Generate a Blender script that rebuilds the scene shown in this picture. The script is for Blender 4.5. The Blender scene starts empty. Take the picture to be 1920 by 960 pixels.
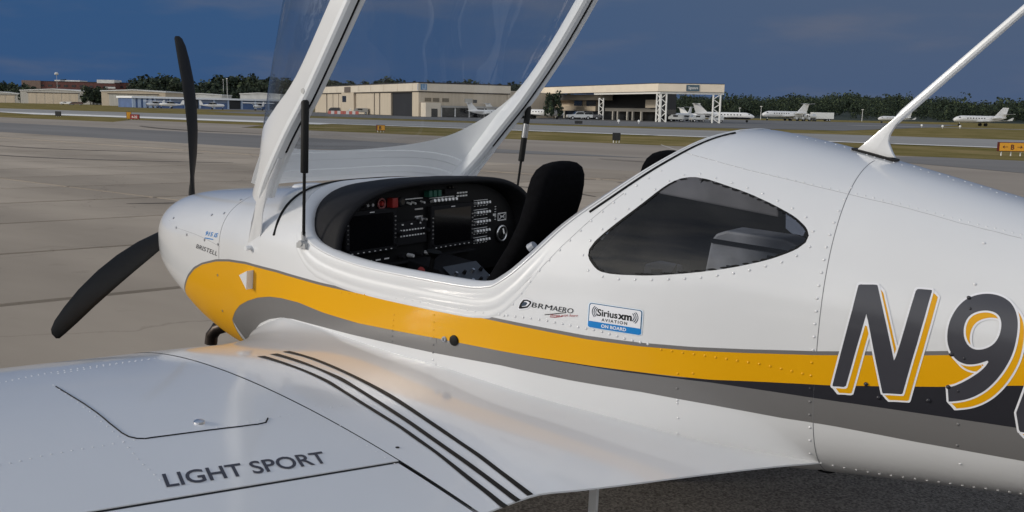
import bpy, bmesh, math, random
import numpy as np
from mathutils import Vector, Matrix
random.seed(7); np.random.seed(7)
SC = bpy.context.scene; COL = SC.collection
# ---------------------------------------------------------------- camera
def set_camera(pos, yaw, pitch, roll, fpx):
    cy, sy, cp, sp = math.cos(yaw), math.sin(yaw), math.cos(pitch), math.sin(pitch)
    f = Vector((cy*cp, -sy*cp, -sp)); r = Vector((-sy, -cy, 0)); u = r.cross(f)
    cr, sr = math.cos(roll), math.sin(roll)
    r2 = r*cr+u*sr; u2 = u*cr-r*sr
    cam = bpy.data.cameras.new('camera'); ob = bpy.data.objects.new('camera', cam); COL.objects.link(ob)
    m = Matrix((r2, u2, -f)).transposed().to_4x4(); m.translation = Vector(pos); ob.matrix_world = m
    cam.sensor_width = 36; cam.lens = 36*fpx/1920; cam.clip_start = .05; cam.clip_end = 6000
    SC.camera = ob
CAM = (-4.031, 2.772, 1.703)
set_camera(CAM, math.radians(53.63), math.radians(8.9), math.radians(1.166), 1742.7)
# ---------------------------------------------------------------- light
SUN_AZ, SUN_EL = math.radians(50), math.radians(19)     # azimuth counted from +x (nose) towards +y (left wing)
sun = bpy.data.lights.new('sun', 'SUN'); sun.energy = 1.5; sun.angle = math.radians(11); sun.color = (1, .93, .82)
so = bpy.data.objects.new('sun', sun); COL.objects.link(so); so.location = (0, 0, 40)
sd = Vector((math.cos(SUN_AZ)*math.cos(SUN_EL), math.sin(SUN_AZ)*math.cos(SUN_EL), math.sin(SUN_EL)))
so.rotation_euler = sd.to_track_quat('Z', 'Y').to_euler()
W = bpy.data.worlds.new('World'); SC.world = W; W.use_nodes = True
nt = W.node_tree; nt.nodes.clear()
def N(t, **k):
    n = nt.nodes.new(t)
    for a, b in k.items(): setattr(n, a, b)
    return n
def LK(a, b): nt.links.new(a, b)
def VM(op, a, b=None):
    n = N('ShaderNodeVectorMath', operation=op); LK(a, n.inputs[0])
    if b is not None: n.inputs[1].default_value = b
    return n
def MR(a, x0, x1, y0=0, y1=1):
    n = N('ShaderNodeMapRange', interpolation_type='SMOOTHSTEP'); LK(a, n.inputs[0])
    for i, v in enumerate((x0, x1, y0, y1)): n.inputs[1+i].default_value = v
    return n.outputs[0]
def MX(f, a, b):
    n = N('ShaderNodeMix', data_type='RGBA')
    for sck, v in ((n.inputs[0], f), (n.inputs[6], a), (n.inputs[7], b)):
        if hasattr(v, 'links'): LK(v, sck)
        else: sck.default_value = v if not isinstance(v, tuple) else (*v, 1)
    return n.outputs[2]
out = N('ShaderNodeOutputWorld'); bg = N('ShaderNodeBackground'); bg.inputs[1].default_value = .1; LK(bg.outputs[0], out.inputs[0])
sky = N('ShaderNodeTexSky', sky_type='NISHITA'); sky.sun_disc = False; sky.sun_elevation = SUN_EL; sky.sun_rotation = math.pi/2-SUN_AZ
tc = N('ShaderNodeTexCoord'); d = tc.outputs['Generated']
sx = N('ShaderNodeSeparateXYZ'); LK(d, sx.inputs[0])
cn = N('ShaderNodeTexNoise'); cn.inputs['Scale'].default_value = 2.6; cn.inputs['Detail'].default_value = 7; cn.inputs['Roughness'].default_value = .55; cn.inputs['Distortion'].default_value = .3
st = VM('MULTIPLY', d, (1, 1, 2.4)); LK(st.outputs[0], cn.inputs['Vector'])
cn2 = N('ShaderNodeTexNoise'); cn2.inputs['Scale'].default_value = 5; cn2.inputs['Detail'].default_value = 5
st2 = VM('MULTIPLY', d, (1, 1, 4.5)); LK(st2.outputs[0], cn2.inputs['Vector'])
# storm bank: a wall of slate blue cloud over the far side of the field
hd = VM('DOT_PRODUCT', d, (.62, -.78, 0)); 
left = VM('DOT_PRODUCT', d, (.78, .62, 0))
storm = MX(MR(left.outputs['Value'], -.55, .45), (.64, .93, 1.52), (.26, .72, 1.66))
storm = MX(MR(sx.outputs[2], -.02, .16), MX(.35, storm, (.36, .70, 1.62)), storm)
storm = MX(MR(cn2.outputs[0], .46, .74, 0, .7), storm, (.98, 1.12, 1.55))
storm = MX(MR(sx.outputs[2], .22, .80, 0, .9), storm, (1.8, 2.25, 3.1))
bright = MX(MR(cn.outputs[0], .40, .62), (7.2, 7.8, 8.8), (16, 15.4, 14.4))
clear = MX(.8, sky.outputs[0], bright)
clear = MX(MR(sx.outputs[2], .22, .75), clear, MX(MR(cn.outputs[0], .35, .65), (1.9, 2.3, 3.1), (3.6, 3.9, 4.4)))   # grey cloud base overhead
col = MX(MR(hd.outputs['Value'], -.12, .45), clear, storm)
LK(col, bg.inputs[0])
SC.view_settings.view_transform = 'Standard'; SC.view_settings.look = 'None'; SC.view_settings.exposure = .32; SC.view_settings.gamma = 1
# ---------------------------------------------------------------- helpers
MATS = {}
def mat(name, col, rough=.5, metal=0, coat=0, var=0, vscale=8, bump=0, bscale=60, spec=.5, detail=4, col2=None, stretch=None, dist=.01):
    if name in MATS: return MATS[name]
    m = bpy.data.materials.new(name); m.use_nodes = True; t = m.node_tree; b = t.nodes['Principled BSDF']
    b.inputs['Base Color'].default_value = (*col, 1); b.inputs['Roughness'].default_value = rough
    b.inputs['Metallic'].default_value = metal; b.inputs['Coat Weight'].default_value = coat; b.inputs['Coat Roughness'].default_value = .10
    b.inputs['Specular IOR Level'].default_value = spec
    co = t.nodes.new('ShaderNodeTexCoord')
    def vec():
        if stretch is None: return co.outputs['Object']
        mp = t.nodes.new('ShaderNodeMapping'); mp.inputs['Scale'].default_value = stretch; t.links.new(co.outputs['Object'], mp.inputs[0]); return mp.outputs[0]
    if var or col2:
        n = t.nodes.new('ShaderNodeTexNoise'); n.inputs['Scale'].default_value = vscale; n.inputs['Detail'].default_value = detail; t.links.new(vec(), n.inputs[0])
        r = t.nodes.new('ShaderNodeValToRGB'); t.links.new(n.outputs[0], r.inputs[0])
        c2 = col2 or tuple(min(1, c*(1+var)) for c in col); c1 = col if col2 else tuple(c*(1-var) for c in col)
        r.color_ramp.elements[0].position = .32; r.color_ramp.elements[1].position = .68
        r.color_ramp.elements[0].color = (*c1, 1); r.color_ramp.elements[1].color = (*c2, 1); t.links.new(r.outputs[0], b.inputs['Base Color'])
    if bump:
        n = t.nodes.new('ShaderNodeTexNoise'); n.inputs['Scale'].default_value = bscale; n.inputs['Detail'].default_value = 3; t.links.new(vec(), n.inputs[0])
        bp = t.nodes.new('ShaderNodeBump'); bp.inputs['Strength'].default_value = bump; bp.inputs['Distance'].default_value = dist
        t.links.new(n.outputs[0], bp.inputs['Height']); t.links.new(bp.outputs[0], b.inputs['Normal'])
    MATS[name] = m; return m
def glass(name, tint, ior=1.45, rough=.0, refl_streak=.035):
    m = bpy.data.materials.new(name); m.use_nodes = True; t = m.node_tree; t.nodes.clear()
    o = t.nodes.new('ShaderNodeOutputMaterial'); mx = t.nodes.new('ShaderNodeMixShader'); f = t.nodes.new('ShaderNodeFresnel'); ge = t.nodes.new('ShaderNodeNewGeometry'); mr = t.nodes.new('ShaderNodeMapRange'); mr.inputs[3].default_value = ior; mr.inputs[4].default_value = 1/ior
    t.links.new(ge.outputs['Backfacing'], mr.inputs[0]); t.links.new(mr.outputs[0], f.inputs[0])
    tr = t.nodes.new('ShaderNodeBsdfTransparent'); tr.inputs[0].default_value = (*tint, 1); g = t.nodes.new('ShaderNodeBsdfGlossy'); g.inputs['Roughness'].default_value = rough
    df = t.nodes.new('ShaderNodeBsdfDiffuse'); df.inputs[0].default_value = (.75, .75, .75, 1); md = t.nodes.new('ShaderNodeMixShader')      # pale streaks mixed in, standing for reflections on the glass
    co = t.nodes.new('ShaderNodeTexCoord'); mp = t.nodes.new('ShaderNodeMapping'); mp.inputs['Scale'].default_value = (3, 14, 1.2); mp.inputs['Rotation'].default_value = (0, .7, 0); no = t.nodes.new('ShaderNodeTexNoise'); no.inputs['Scale'].default_value = 1.3; no.inputs['Detail'].default_value = 4
    m2 = t.nodes.new('ShaderNodeMapRange'); m2.inputs[1].default_value = .45; m2.inputs[2].default_value = .75; m2.inputs[3].default_value = .004; m2.inputs[4].default_value = refl_streak
    t.links.new(co.outputs['Object'], mp.inputs[0]); t.links.new(mp.outputs[0], no.inputs[0]); t.links.new(no.outputs[0], m2.inputs[0]); t.links.new(m2.outputs[0], md.inputs[0])
    t.links.new(tr.outputs[0], md.inputs[1]); t.links.new(df.outputs[0], md.inputs[2])
    t.links.new(f.outputs[0], mx.inputs[0]); t.links.new(md.outputs[0], mx.inputs[1]); t.links.new(g.outputs[0], mx.inputs[2]); t.links.new(mx.outputs[0], o.inputs[0])
    MATS[name] = m; return m
def props(o, label=None, cat=None, group=None, kind=None):
    for k, v in (('label', label), ('category', cat), ('group', group), ('kind', kind)):
        if v: o[k] = v
    return o
def empty(name, loc=(0, 0, 0), rz=0, label=None, cat=None, group=None):
    o = bpy.data.objects.new(name, None); COL.objects.link(o); o.location = loc; o.rotation_euler = (0, 0, rz); o.empty_display_size = .3
    return props(o, label, cat, group)
def mesh(name, verts, faces, m, parent=None, smooth=False, flat_angle=None):
    me = bpy.data.meshes.new(name); me.from_pydata([tuple(map(float, v)) for v in verts], [], faces); me.update()
    if smooth:
        me.polygons.foreach_set('use_smooth', [True]*len(me.polygons))
        if flat_angle: me.set_sharp_from_angle(angle=math.radians(flat_angle))
    for x in (m if isinstance(m, (list, tuple)) else [m]): me.materials.append(x)
    o = bpy.data.objects.new(name, me); COL.objects.link(o)
    if parent: o.parent = parent
    return o
class MB:
    """collects simple solids into one mesh"""
    def __init__(s): s.v = []; s.f = []
    def add(s, v, f):
        k = len(s.v); s.v += [tuple(p) for p in v]; s.f += [tuple(i+k for i in q) for q in f]; return s
    def box(s, x0, x1, y0, y1, z0, z1):
        return s.add([(x0,y0,z0),(x1,y0,z0),(x1,y1,z0),(x0,y1,z0),(x0,y0,z1),(x1,y0,z1),(x1,y1,z1),(x0,y1,z1)],
                     [(3,2,1,0),(4,5,6,7),(0,1,5,4),(1,2,6,5),(2,3,7,6),(3,0,4,7)])
    def tube(s, pts, r, n=8, cap=True):
        pts = [Vector(p) for p in pts]; rs = r if isinstance(r, (list, tuple)) else [r]*len(pts); v = []; f = []
        for i, p in enumerate(pts):
            t = (pts[min(i+1, len(pts)-1)]-pts[max(i-1, 0)]).normalized()
            a = t.cross(Vector((0, 0, 1)) if abs(t.z) < .9 else Vector((1, 0, 0))).normalized(); b = t.cross(a)
            for k in range(n):
                q = 2*math.pi*k/n; v.append(p+a*math.cos(q)*rs[i]+b*math.sin(q)*rs[i])
        for i in range(len(pts)-1):
            for k in range(n): f.append((i*n+k, i*n+(k+1) % n, (i+1)*n+(k+1) % n, (i+1)*n+k))
        if cap: f.append(tuple(range(n))[::-1]); f.append(tuple((len(pts)-1)*n+k for k in range(n)))
        return s.add(v, f)
    def prism(s, poly, axis, lo, hi):
        """polygon in the two other axes, extruded along axis"""
        n = len(poly); mk = {'x': lambda p, h: (h, p[0], p[1]), 'y': lambda p, h: (p[0], h, p[1]), 'z': lambda p, h: (p[0], p[1], h)}[axis]
        v = [mk(p, lo) for p in poly]+[mk(p, hi) for p in poly]
        f = [tuple(range(n))[::-1], tuple(range(n, 2*n))]+[(i, (i+1) % n, n+(i+1) % n, n+i) for i in range(n)]
        return s.add(v, f)
    def build(s, name, m, parent=None, smooth=False, bevel=0, ang=35):
        o = mesh(name, s.v, s.f, m, parent)
        bm = bmesh.new(); bm.from_mesh(o.data); bmesh.ops.recalc_face_normals(bm, faces=bm.faces)
        if bevel: bmesh.ops.bevel(bm, geom=list(bm.edges), offset=bevel, segments=2, affect='EDGES', profile=.6)
        bm.to_mesh(o.data); bm.free()
        if smooth:
            o.data.polygons.foreach_set('use_smooth', [True]*len(o.data.polygons)); o.data.set_sharp_from_angle(angle=math.radians(ang))
        return o
def grid_faces(n, m, flip=False, wrap=False):
    f = []
    for i in range(n-1):
        for j in range(m if wrap else m-1):
            j2 = (j+1) % m
            q = (i*m+j, (i+1)*m+j, (i+1)*m+j2, i*m+j2); f.append(q[::-1] if flip else q)
    return f
def poly_sdf(px, py, poly):
    """signed distance to a closed polygon, negative inside"""
    px = np.asarray(px, float); py = np.asarray(py, float); d = np.full(px.shape, 1e9); ins = np.zeros(px.shape, bool); n = len(poly)
    for i in range(n):
        ax, ay = poly[i]; bx, by = poly[(i+1) % n]; ex, ey = bx-ax, by-ay
        t = np.clip(((px-ax)*ex+(py-ay)*ey)/(ex*ex+ey*ey+1e-15), 0, 1)
        d = np.minimum(d, np.hypot(px-ax-t*ex, py-ay-t*ey))
        if ay != by: ins ^= ((ay > py) != (by > py)) & (px < (bx-ax)*(py-ay)/(by-ay)+ax)
    return np.where(ins, -d, d)
def clip_grid(U, V, g):
    """keep the part of the grid where g > 0, cutting cells along g = 0; returns parameter points and faces"""
    n, m = g.shape; pts = []; idx = {}; faces = []
    def corner(i, j):
        k = (i, j)
        if k not in idx: idx[k] = len(pts); pts.append((U[i, j], V[i, j]))
        return idx[k]
    def cross(a, b):
        k = (min(a, b), max(a, b))
        if k not in idx:
            (i, j), (p, q) = k; t = g[i, j]/(g[i, j]-g[p, q])
            idx[k] = len(pts); pts.append((U[i, j]+t*(U[p, q]-U[i, j]), V[i, j]+t*(V[p, q]-V[i, j])))
        return idx[k]
    pos = g > 0
    cnt = pos[:-1, :-1].astype(int)+pos[1:, :-1]+pos[1:, 1:]+pos[:-1, 1:]
    for i, j in np.argwhere(cnt > 0):
        c = [(i, j), (i+1, j), (i+1, j+1), (i, j+1)]; q = []
        for k in range(4):
            a, b = c[k], c[(k+1) % 4]
            if pos[a]: q.append(corner(*a))
            if pos[a] != pos[b]: q.append(cross(a, b))
        if len(q) > 2: faces.append(tuple(q))
    return np.array(pts) if pts else np.zeros((0, 2)), faces
def text_mesh(body, bold=0, shear=0, space=1.0):
    """built-in font as flat triangles: list of (u, v) with width and cap height scaled to 1 x 1, and faces"""
    cu = bpy.data.curves.new('txt', 'FONT'); cu.body = body; cu.offset = bold; cu.shear = shear; cu.space_character = space; cu.resolution_u = 4
    o = bpy.data.objects.new('txt', cu); COL.objects.link(o)
    dg = bpy.context.evaluated_depsgraph_get(); me = bpy.data.meshes.new_from_object(o.evaluated_get(dg))
    v = np.array([p.co[:] for p in me.vertices]); f = [tuple(p.vertices) for p in me.polygons]
    bpy.data.objects.remove(o); bpy.data.curves.remove(cu); bpy.data.meshes.remove(me)
    v[:, 0] -= v[:, 0].min(); v[:, 0] /= v[:, 0].max()
    cap = max(.3, np.percentile(v[:, 1], 99)); 
    return v[:, 0], v[:, 1]/cap, f
def text_obj(name, body, bl, br, tl, surf, off, m, parent, **k):
    """lettering laid on a surface: bl, br, tl are the corners of its cap-height box in surface coordinates"""
    u, v, f = text_mesh(body, **k)
    p = bl[0]+u*(br[0]-bl[0])+v*(tl[0]-bl[0]); q = bl[1]+u*(br[1]-bl[1])+v*(tl[1]-bl[1])
    return mesh(name, surf(p, q, off), f, m, parent)

# measured outlines on the aircraft (station, height) or (station, span)
DATA = {
'ytop': [(0.506,0.893),(0.549,0.932),(0.594,0.971),(0.663,1.014),(0.746,1.046),(0.876,1.077),(1.009,1.096),(1.154,1.107),(1.391,1.108),(1.646,1.099),(1.914,1.097),(2.191,1.098),(2.449,1.089),(2.704,1.077),(2.856,1.077),(2.999,1.083),(3.133,1.093),(3.299,1.108),(3.504,1.134),(3.742,1.169)],
'ybot': [(3.749,1.096),(3.579,1.067),(3.451,1.049),(3.333,1.034),(3.137,1.018),(3.049,1.01),(2.926,1.006),(2.73,1.003),(2.433,1.003),(2.194,1.004),(2.008,1.0),(1.843,0.997),(1.662,1.005),(1.523,1.019),(1.413,1.018),(1.332,1.01),(1.249,0.993),(1.164,0.966),(1.089,0.935),(1.029,0.897),(0.971,0.849)],
'gtop': [(3.758,0.993),(3.539,0.994),(3.343,0.995),(3.279,0.996),(3.165,0.999),(3.049,1.002),(2.957,1.005)],
'gbot': [(3.763,0.91),(3.542,0.916),(3.345,0.926),(3.223,0.928),(3.05,0.939),(2.863,0.948),(2.659,0.95),(2.432,0.959),(2.191,0.955),(2.025,0.954),(1.806,0.952),(1.647,0.953),(1.482,0.952),(1.405,0.944),(1.319,0.922),(1.242,0.891),(1.162,0.84),(1.11,0.8)],
'window': [(2.686,1.3),(2.682,1.321),(2.692,1.344),(2.726,1.382),(2.796,1.451),(2.847,1.509),(2.875,1.527),(2.909,1.533),(2.955,1.528),(3.062,1.5),(3.137,1.473),(3.196,1.447),(3.23,1.423),(3.243,1.404),(3.24,1.384),(3.217,1.363),(3.159,1.335),(3.072,1.308),(2.981,1.288),(2.869,1.27),(2.766,1.264),(2.719,1.269)],
'N': [(3.379,1.295),(3.389,1.295),(3.4,1.296),(3.411,1.297),(3.421,1.297),(3.437,1.252),(3.452,1.207),(3.466,1.161),(3.479,1.115),(3.488,1.162),(3.495,1.207),(3.501,1.251),(3.507,1.295),(3.516,1.296),(3.524,1.296),(3.533,1.296),(3.541,1.296),(3.534,1.234),(3.525,1.17),(3.514,1.105),(3.503,1.037),(3.492,1.036),(3.481,1.035),(3.47,1.034),(3.459,1.032),(3.446,1.081),(3.433,1.13),(3.42,1.179),(3.406,1.227),(3.399,1.18),(3.391,1.133),(3.383,1.085),(3.374,1.036),(3.366,1.035),(3.359,1.035),(3.35,1.034),(3.343,1.033),(3.354,1.101),(3.364,1.167),(3.373,1.232)],
'n9': [(3.604,1.034),(3.599,1.07),(3.613,1.074),(3.641,1.095),(3.67,1.124),(3.681,1.149),(3.658,1.135),(3.632,1.129),(3.607,1.14),(3.59,1.169),(3.585,1.205),(3.59,1.241),(3.607,1.276),(3.633,1.294),(3.664,1.3),(3.694,1.293),(3.715,1.275),(3.727,1.245),(3.729,1.204),(3.724,1.162),(3.707,1.117),(3.684,1.08),(3.66,1.057),(3.634,1.042)],
'h9': [(3.618,1.208),(3.621,1.236),(3.634,1.253),(3.659,1.262),(3.684,1.257),(3.695,1.238),(3.695,1.209),(3.685,1.184),(3.663,1.169),(3.642,1.168),(3.626,1.182)],
'rivets': {'frame_a':[(3.299,1.521),(3.297,1.493),(3.293,1.465),(3.291,1.437),(3.289,1.407),(3.288,1.377),(3.289,1.346),(3.289,1.315),(3.288,1.283),(3.288,1.251),(3.29,1.219),(3.29,1.187),(3.291,1.154),(3.291,1.12),(3.291,1.087),(3.291,1.053),(3.291,1.019),(3.292,0.984),(3.292,0.948),(3.292,0.911),(3.29,0.872),(3.285,0.828)],'sill':[(1.759,1.089),(1.798,1.092),(1.837,1.095),(1.875,1.097),(1.913,1.1),(1.95,1.103),(1.985,1.105),(2.021,1.107),(2.056,1.11),(2.09,1.11),(2.123,1.11),(2.155,1.11),(2.186,1.111),(2.218,1.111),(2.249,1.11),(2.279,1.11),(2.308,1.11),(2.337,1.109),(2.366,1.109),(2.395,1.111),(2.423,1.112),(2.451,1.113),(2.478,1.113),(2.504,1.114),(2.529,1.114),(2.556,1.114),(2.581,1.114),(2.605,1.112),(2.629,1.111),(2.653,1.11),(2.677,1.108),(2.701,1.107),(2.724,1.106),(2.748,1.104),(2.77,1.1),(2.792,1.097),(2.813,1.093),(2.835,1.09),(2.857,1.088),(2.878,1.086)],'arch':[(2.439,1.11),(2.467,1.147),(2.493,1.183),(2.518,1.219),(2.543,1.253),(2.569,1.285),(2.596,1.315),(2.621,1.344),(2.646,1.373),(2.67,1.401),(2.695,1.428),(2.719,1.454),(2.742,1.478),(2.765,1.502),(2.789,1.523),(2.813,1.544)],'winring':[(2.669,1.308),(2.682,1.349),(2.709,1.382),(2.738,1.412),(2.767,1.44),(2.794,1.467),(2.821,1.495),(2.849,1.519),(2.882,1.536),(2.923,1.541),(2.97,1.532),(3.016,1.522),(3.059,1.511),(3.102,1.499),(3.144,1.483),(3.185,1.466),(3.223,1.446),(3.249,1.413),(3.25,1.375),(3.224,1.351),(3.192,1.333),(3.156,1.32),(3.119,1.307),(3.081,1.296),(3.042,1.287),(3.002,1.278),(2.961,1.272),(2.918,1.266),(2.874,1.26),(2.829,1.257),(2.783,1.253),(2.736,1.256),(2.692,1.268)],'aft_row':[(3.002,1.021),(2.961,0.939)],'mid':[(2.962,1.015),(2.961,0.973),(2.96,0.93),(2.959,0.885),(2.95,0.834)],'low':[(3.305,0.796),(3.333,0.794),(3.36,0.791),(3.388,0.789),(3.415,0.787),(3.442,0.786),(3.47,0.787),(3.498,0.788),(3.526,0.789),(3.553,0.79),(3.58,0.792),(3.606,0.793),(3.633,0.793),(3.659,0.794),(3.685,0.796),(3.711,0.797),(3.736,0.798),(3.761,0.799)],'seamrow':[(2.838,1.596),(2.867,1.59),(2.895,1.585),(2.923,1.58),(2.949,1.575),(2.975,1.569),(3.001,1.564),(3.025,1.559),(3.049,1.554),(3.072,1.55),(3.096,1.546),(3.119,1.542),(3.142,1.538),(3.165,1.534),(3.187,1.53),(3.209,1.526),(3.231,1.522),(3.253,1.518),(3.274,1.514),(3.296,1.511),(3.318,1.507),(3.339,1.503),(3.36,1.499),(3.381,1.495),(3.402,1.491),(3.422,1.488),(3.443,1.483),(3.464,1.479),(3.484,1.475),(3.504,1.47),(3.524,1.466),(3.544,1.461),(3.563,1.457),(3.583,1.453),(3.603,1.449),(3.622,1.445),(3.641,1.442),(3.66,1.438),(3.679,1.434),(3.697,1.431)],'top':[(3.056,1.643),(3.083,1.638),(3.11,1.633),(3.136,1.628),(3.161,1.623),(3.187,1.617),(3.212,1.611),(3.237,1.605),(3.261,1.599),(3.285,1.593),(3.311,1.587),(3.336,1.581),(3.36,1.575),(3.383,1.57),(3.406,1.564),(3.429,1.558),(3.451,1.553),(3.474,1.547),(3.495,1.541),(3.517,1.536),(3.539,1.53),(3.56,1.525),(3.581,1.52),(3.602,1.514),(3.623,1.509),(3.644,1.504)],'door':[(2.18,1.101),(2.18,1.077),(2.179,1.053),(2.179,1.029),(2.178,1.005),(2.177,0.981),(2.175,0.956),(2.173,0.931)],'door2':[(2.01,1.051),(2.007,1.033),(2.005,1.015),(2.003,0.998),(2.001,0.98),(1.999,0.962)],'nine':[(3.627,1.261),(3.628,1.144),(3.622,1.063),(3.627,0.98),(3.628,0.924),(3.635,0.872),(3.627,1.317),(3.627,1.409)],'belt':[(2.915,1.075),(2.944,1.075),(2.973,1.074),(3.002,1.074),(3.03,1.073),(3.058,1.072),(3.085,1.071),(3.112,1.07),(3.139,1.069),(3.166,1.068),(3.193,1.065),(3.219,1.062),(3.245,1.059),(3.271,1.056)]},
'seam_long': [(2.757,1.613),(2.804,1.603),(2.847,1.594),(2.889,1.586),(2.928,1.579),(2.966,1.571),(3.002,1.564),(3.038,1.556),(3.071,1.55),(3.106,1.543),(3.139,1.537),(3.171,1.531),(3.203,1.524),(3.234,1.518),(3.266,1.512),(3.297,1.506),(3.328,1.5),(3.358,1.494),(3.388,1.489),(3.418,1.483),(3.447,1.477),(3.477,1.47),(3.506,1.464),(3.534,1.457),(3.563,1.45),(3.591,1.445),(3.618,1.439),(3.646,1.434),(3.673,1.428),(3.7,1.423)],
'arch_seam': [(2.402,1.108),(2.439,1.147),(2.476,1.185),(2.51,1.222),(2.543,1.256),(2.573,1.292),(2.601,1.327),(2.63,1.36),(2.657,1.392),(2.685,1.423),(2.712,1.452),(2.738,1.48)],
'cowl_line': [None,(0.334,1.185),(0.449,1.167),(0.557,1.166),(0.656,1.164),(0.746,1.159),(0.83,1.151),(0.913,1.143)],
'cowl_fast': [(0.383,1.2),(0.459,1.167),(0.589,1.152),(0.769,1.151),(0.897,1.149),(0.764,1.251),(0.865,1.267),(0.877,1.317),(0.891,1.023),(0.891,0.873)],
'brist': [(0.687,1.108),(0.887,1.101),(0.698,1.126)],
'nine15': [(0.77,1.171),(0.886,1.175),(0.772,1.188)],
'nine15b': [(0.768,1.158),(0.849,1.161),(0.772,1.162)],
'brm_logo': [(2.488,1.137),(2.493,1.153),(2.502,1.165),(2.514,1.167),(2.527,1.164),(2.53,1.159),(2.518,1.144),(2.501,1.139)],
'brm_txt': [(2.53,1.147),(2.659,1.144),(2.533,1.161)],
'brm_sub': [(2.591,1.128),(2.675,1.137),(2.592,1.135)],
'brm_line': [(2.573,1.13),(2.592,1.134),(2.605,1.137),(2.637,1.144)],
'brm_line2': [(2.59,1.126),(2.606,1.127),(2.628,1.132)],
'sx': [(2.707,1.113),(2.859,1.108),(2.707,1.181),(2.858,1.179)],
'door_line': [(2.194,1.108),(2.192,1.061),(2.19,0.993),(2.184,0.909)],
'latch': [(2.222,1.006),(2.26,1.008)],
'vent': [(1.102,1.056),(1.223,1.094),(1.214,1.022)],
'frame_low': [(3.3,1.06),(3.304,0.976),(3.297,0.831)],
'blk': [[(1.875,1.09),(1.965,1.086),(2.054,1.084),(2.146,1.091),(2.241,1.108),(2.331,1.126),(2.413,1.139),(2.488,1.148),(2.561,1.161),(2.629,1.17),(2.695,1.183),(2.757,1.195),(2.815,1.203),(2.873,1.214)],[(1.881,1.066),(1.977,1.068),(2.068,1.07),(2.157,1.076),(2.254,1.097),(2.341,1.114),(2.421,1.126),(2.496,1.136),(2.567,1.148),(2.635,1.159),(2.699,1.17),(2.76,1.18),(2.817,1.187),(2.873,1.195)],[(1.866,1.036),(1.957,1.033),(2.048,1.033),(2.143,1.043),(2.237,1.059),(2.329,1.079),(2.414,1.096),(2.492,1.11),(2.565,1.124),(2.634,1.135),(2.699,1.144),(2.759,1.152),(2.818,1.16),(2.874,1.167)],[(1.87,1.01),(1.968,1.013),(2.063,1.02),(2.152,1.025),(2.249,1.046),(2.338,1.065),(2.421,1.081),(2.498,1.095),(2.571,1.109),(2.638,1.12),(2.702,1.128),(2.762,1.136),(2.819,1.143),(2.875,1.149)],[(1.855,0.979),(1.943,0.972),(2.04,0.979),(2.137,0.99),(2.231,1.005),(2.321,1.022),(2.407,1.04),(2.487,1.057),(2.561,1.071),(2.63,1.082),(2.695,1.091),(2.758,1.102),(2.817,1.112),(2.873,1.121)],[(1.856,0.953),(1.953,0.954),(2.05,0.963),(2.146,0.975),(2.238,0.988),(2.327,1.004),(2.414,1.024),(2.495,1.043),(2.568,1.057),(2.637,1.069),(2.701,1.077),(2.763,1.088),(2.821,1.096),(2.877,1.103)]],
'hatch': [(1.898,1.694),(1.938,1.699),(1.975,1.702),(2.011,1.705),(2.045,1.707),(2.077,1.71),(2.11,1.713),(2.143,1.717),(2.175,1.722),(2.205,1.725),(2.235,1.728),(2.258,1.726),(2.273,1.717),(2.281,1.703),(2.283,1.686),(2.286,1.669),(2.289,1.651),(2.292,1.633),(2.295,1.615),(2.298,1.597),(2.301,1.579),(2.304,1.56),(2.308,1.541),(2.311,1.522),(2.315,1.503),(2.319,1.483),(2.322,1.463),(2.326,1.444),(2.326,1.421),(2.307,1.399)],
'fuel': [(2.26,1.555)],
'LS': [(2.479,1.783),(2.549,1.427),(2.432,1.763),(2.506,1.399)],
'wriv': {'a':[(2.264,1.994),(2.264,1.975),(2.264,1.956),(2.263,1.936),(2.262,1.915),(2.262,1.895),(2.264,1.875),(2.265,1.855),(2.267,1.834),(2.269,1.813),(2.272,1.793),(2.273,1.771),(2.275,1.749),(2.277,1.726),(2.28,1.704),(2.283,1.681),(2.285,1.658),(2.288,1.634),(2.291,1.61),(2.294,1.586),(2.297,1.561),(2.3,1.536),(2.303,1.51),(2.305,1.483),(2.306,1.455),(2.308,1.427),(2.309,1.398),(2.311,1.368),(2.313,1.339),(2.315,1.308),(2.318,1.277),(2.321,1.246),(2.323,1.213),(2.325,1.18)],'c':[(1.8,1.777),(1.794,1.759),(1.788,1.742),(1.783,1.724),(1.777,1.705),(1.77,1.687),(1.767,1.669),(1.764,1.652),(1.761,1.634),(1.758,1.616),(1.754,1.597),(1.751,1.578),(1.748,1.559),(1.745,1.541),(1.745,1.523),(1.744,1.504),(1.744,1.486),(1.743,1.467),(1.743,1.448),(1.741,1.429),(1.741,1.409),(1.74,1.39),(1.74,1.37),(1.739,1.35)],'d':[(1.883,1.692),(1.925,1.7),(1.963,1.705),(1.999,1.71),(2.033,1.714),(2.066,1.718),(2.098,1.722),(2.129,1.727),(2.16,1.731),(2.189,1.735),(2.218,1.739),(2.245,1.742),(2.273,1.748),(2.302,1.755),(2.33,1.761),(2.356,1.767),(2.381,1.771),(2.404,1.773),(2.426,1.775),(2.449,1.778)],'e':[(1.778,1.625),(1.775,1.607),(1.772,1.589),(1.77,1.571),(1.767,1.552),(1.764,1.533),(1.761,1.514),(1.758,1.494),(1.755,1.475),(1.751,1.455),(1.75,1.435),(1.747,1.415),(1.746,1.396),(1.744,1.375),(1.743,1.355),(1.741,1.334)],'f':[(2.295,1.243),(2.339,1.253),(2.379,1.262),(2.418,1.27),(2.456,1.277),(2.493,1.284),(2.527,1.288),(2.559,1.29),(2.59,1.292),(2.621,1.294)]},
'jointdot': [(2.569,1.23)],
}

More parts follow.
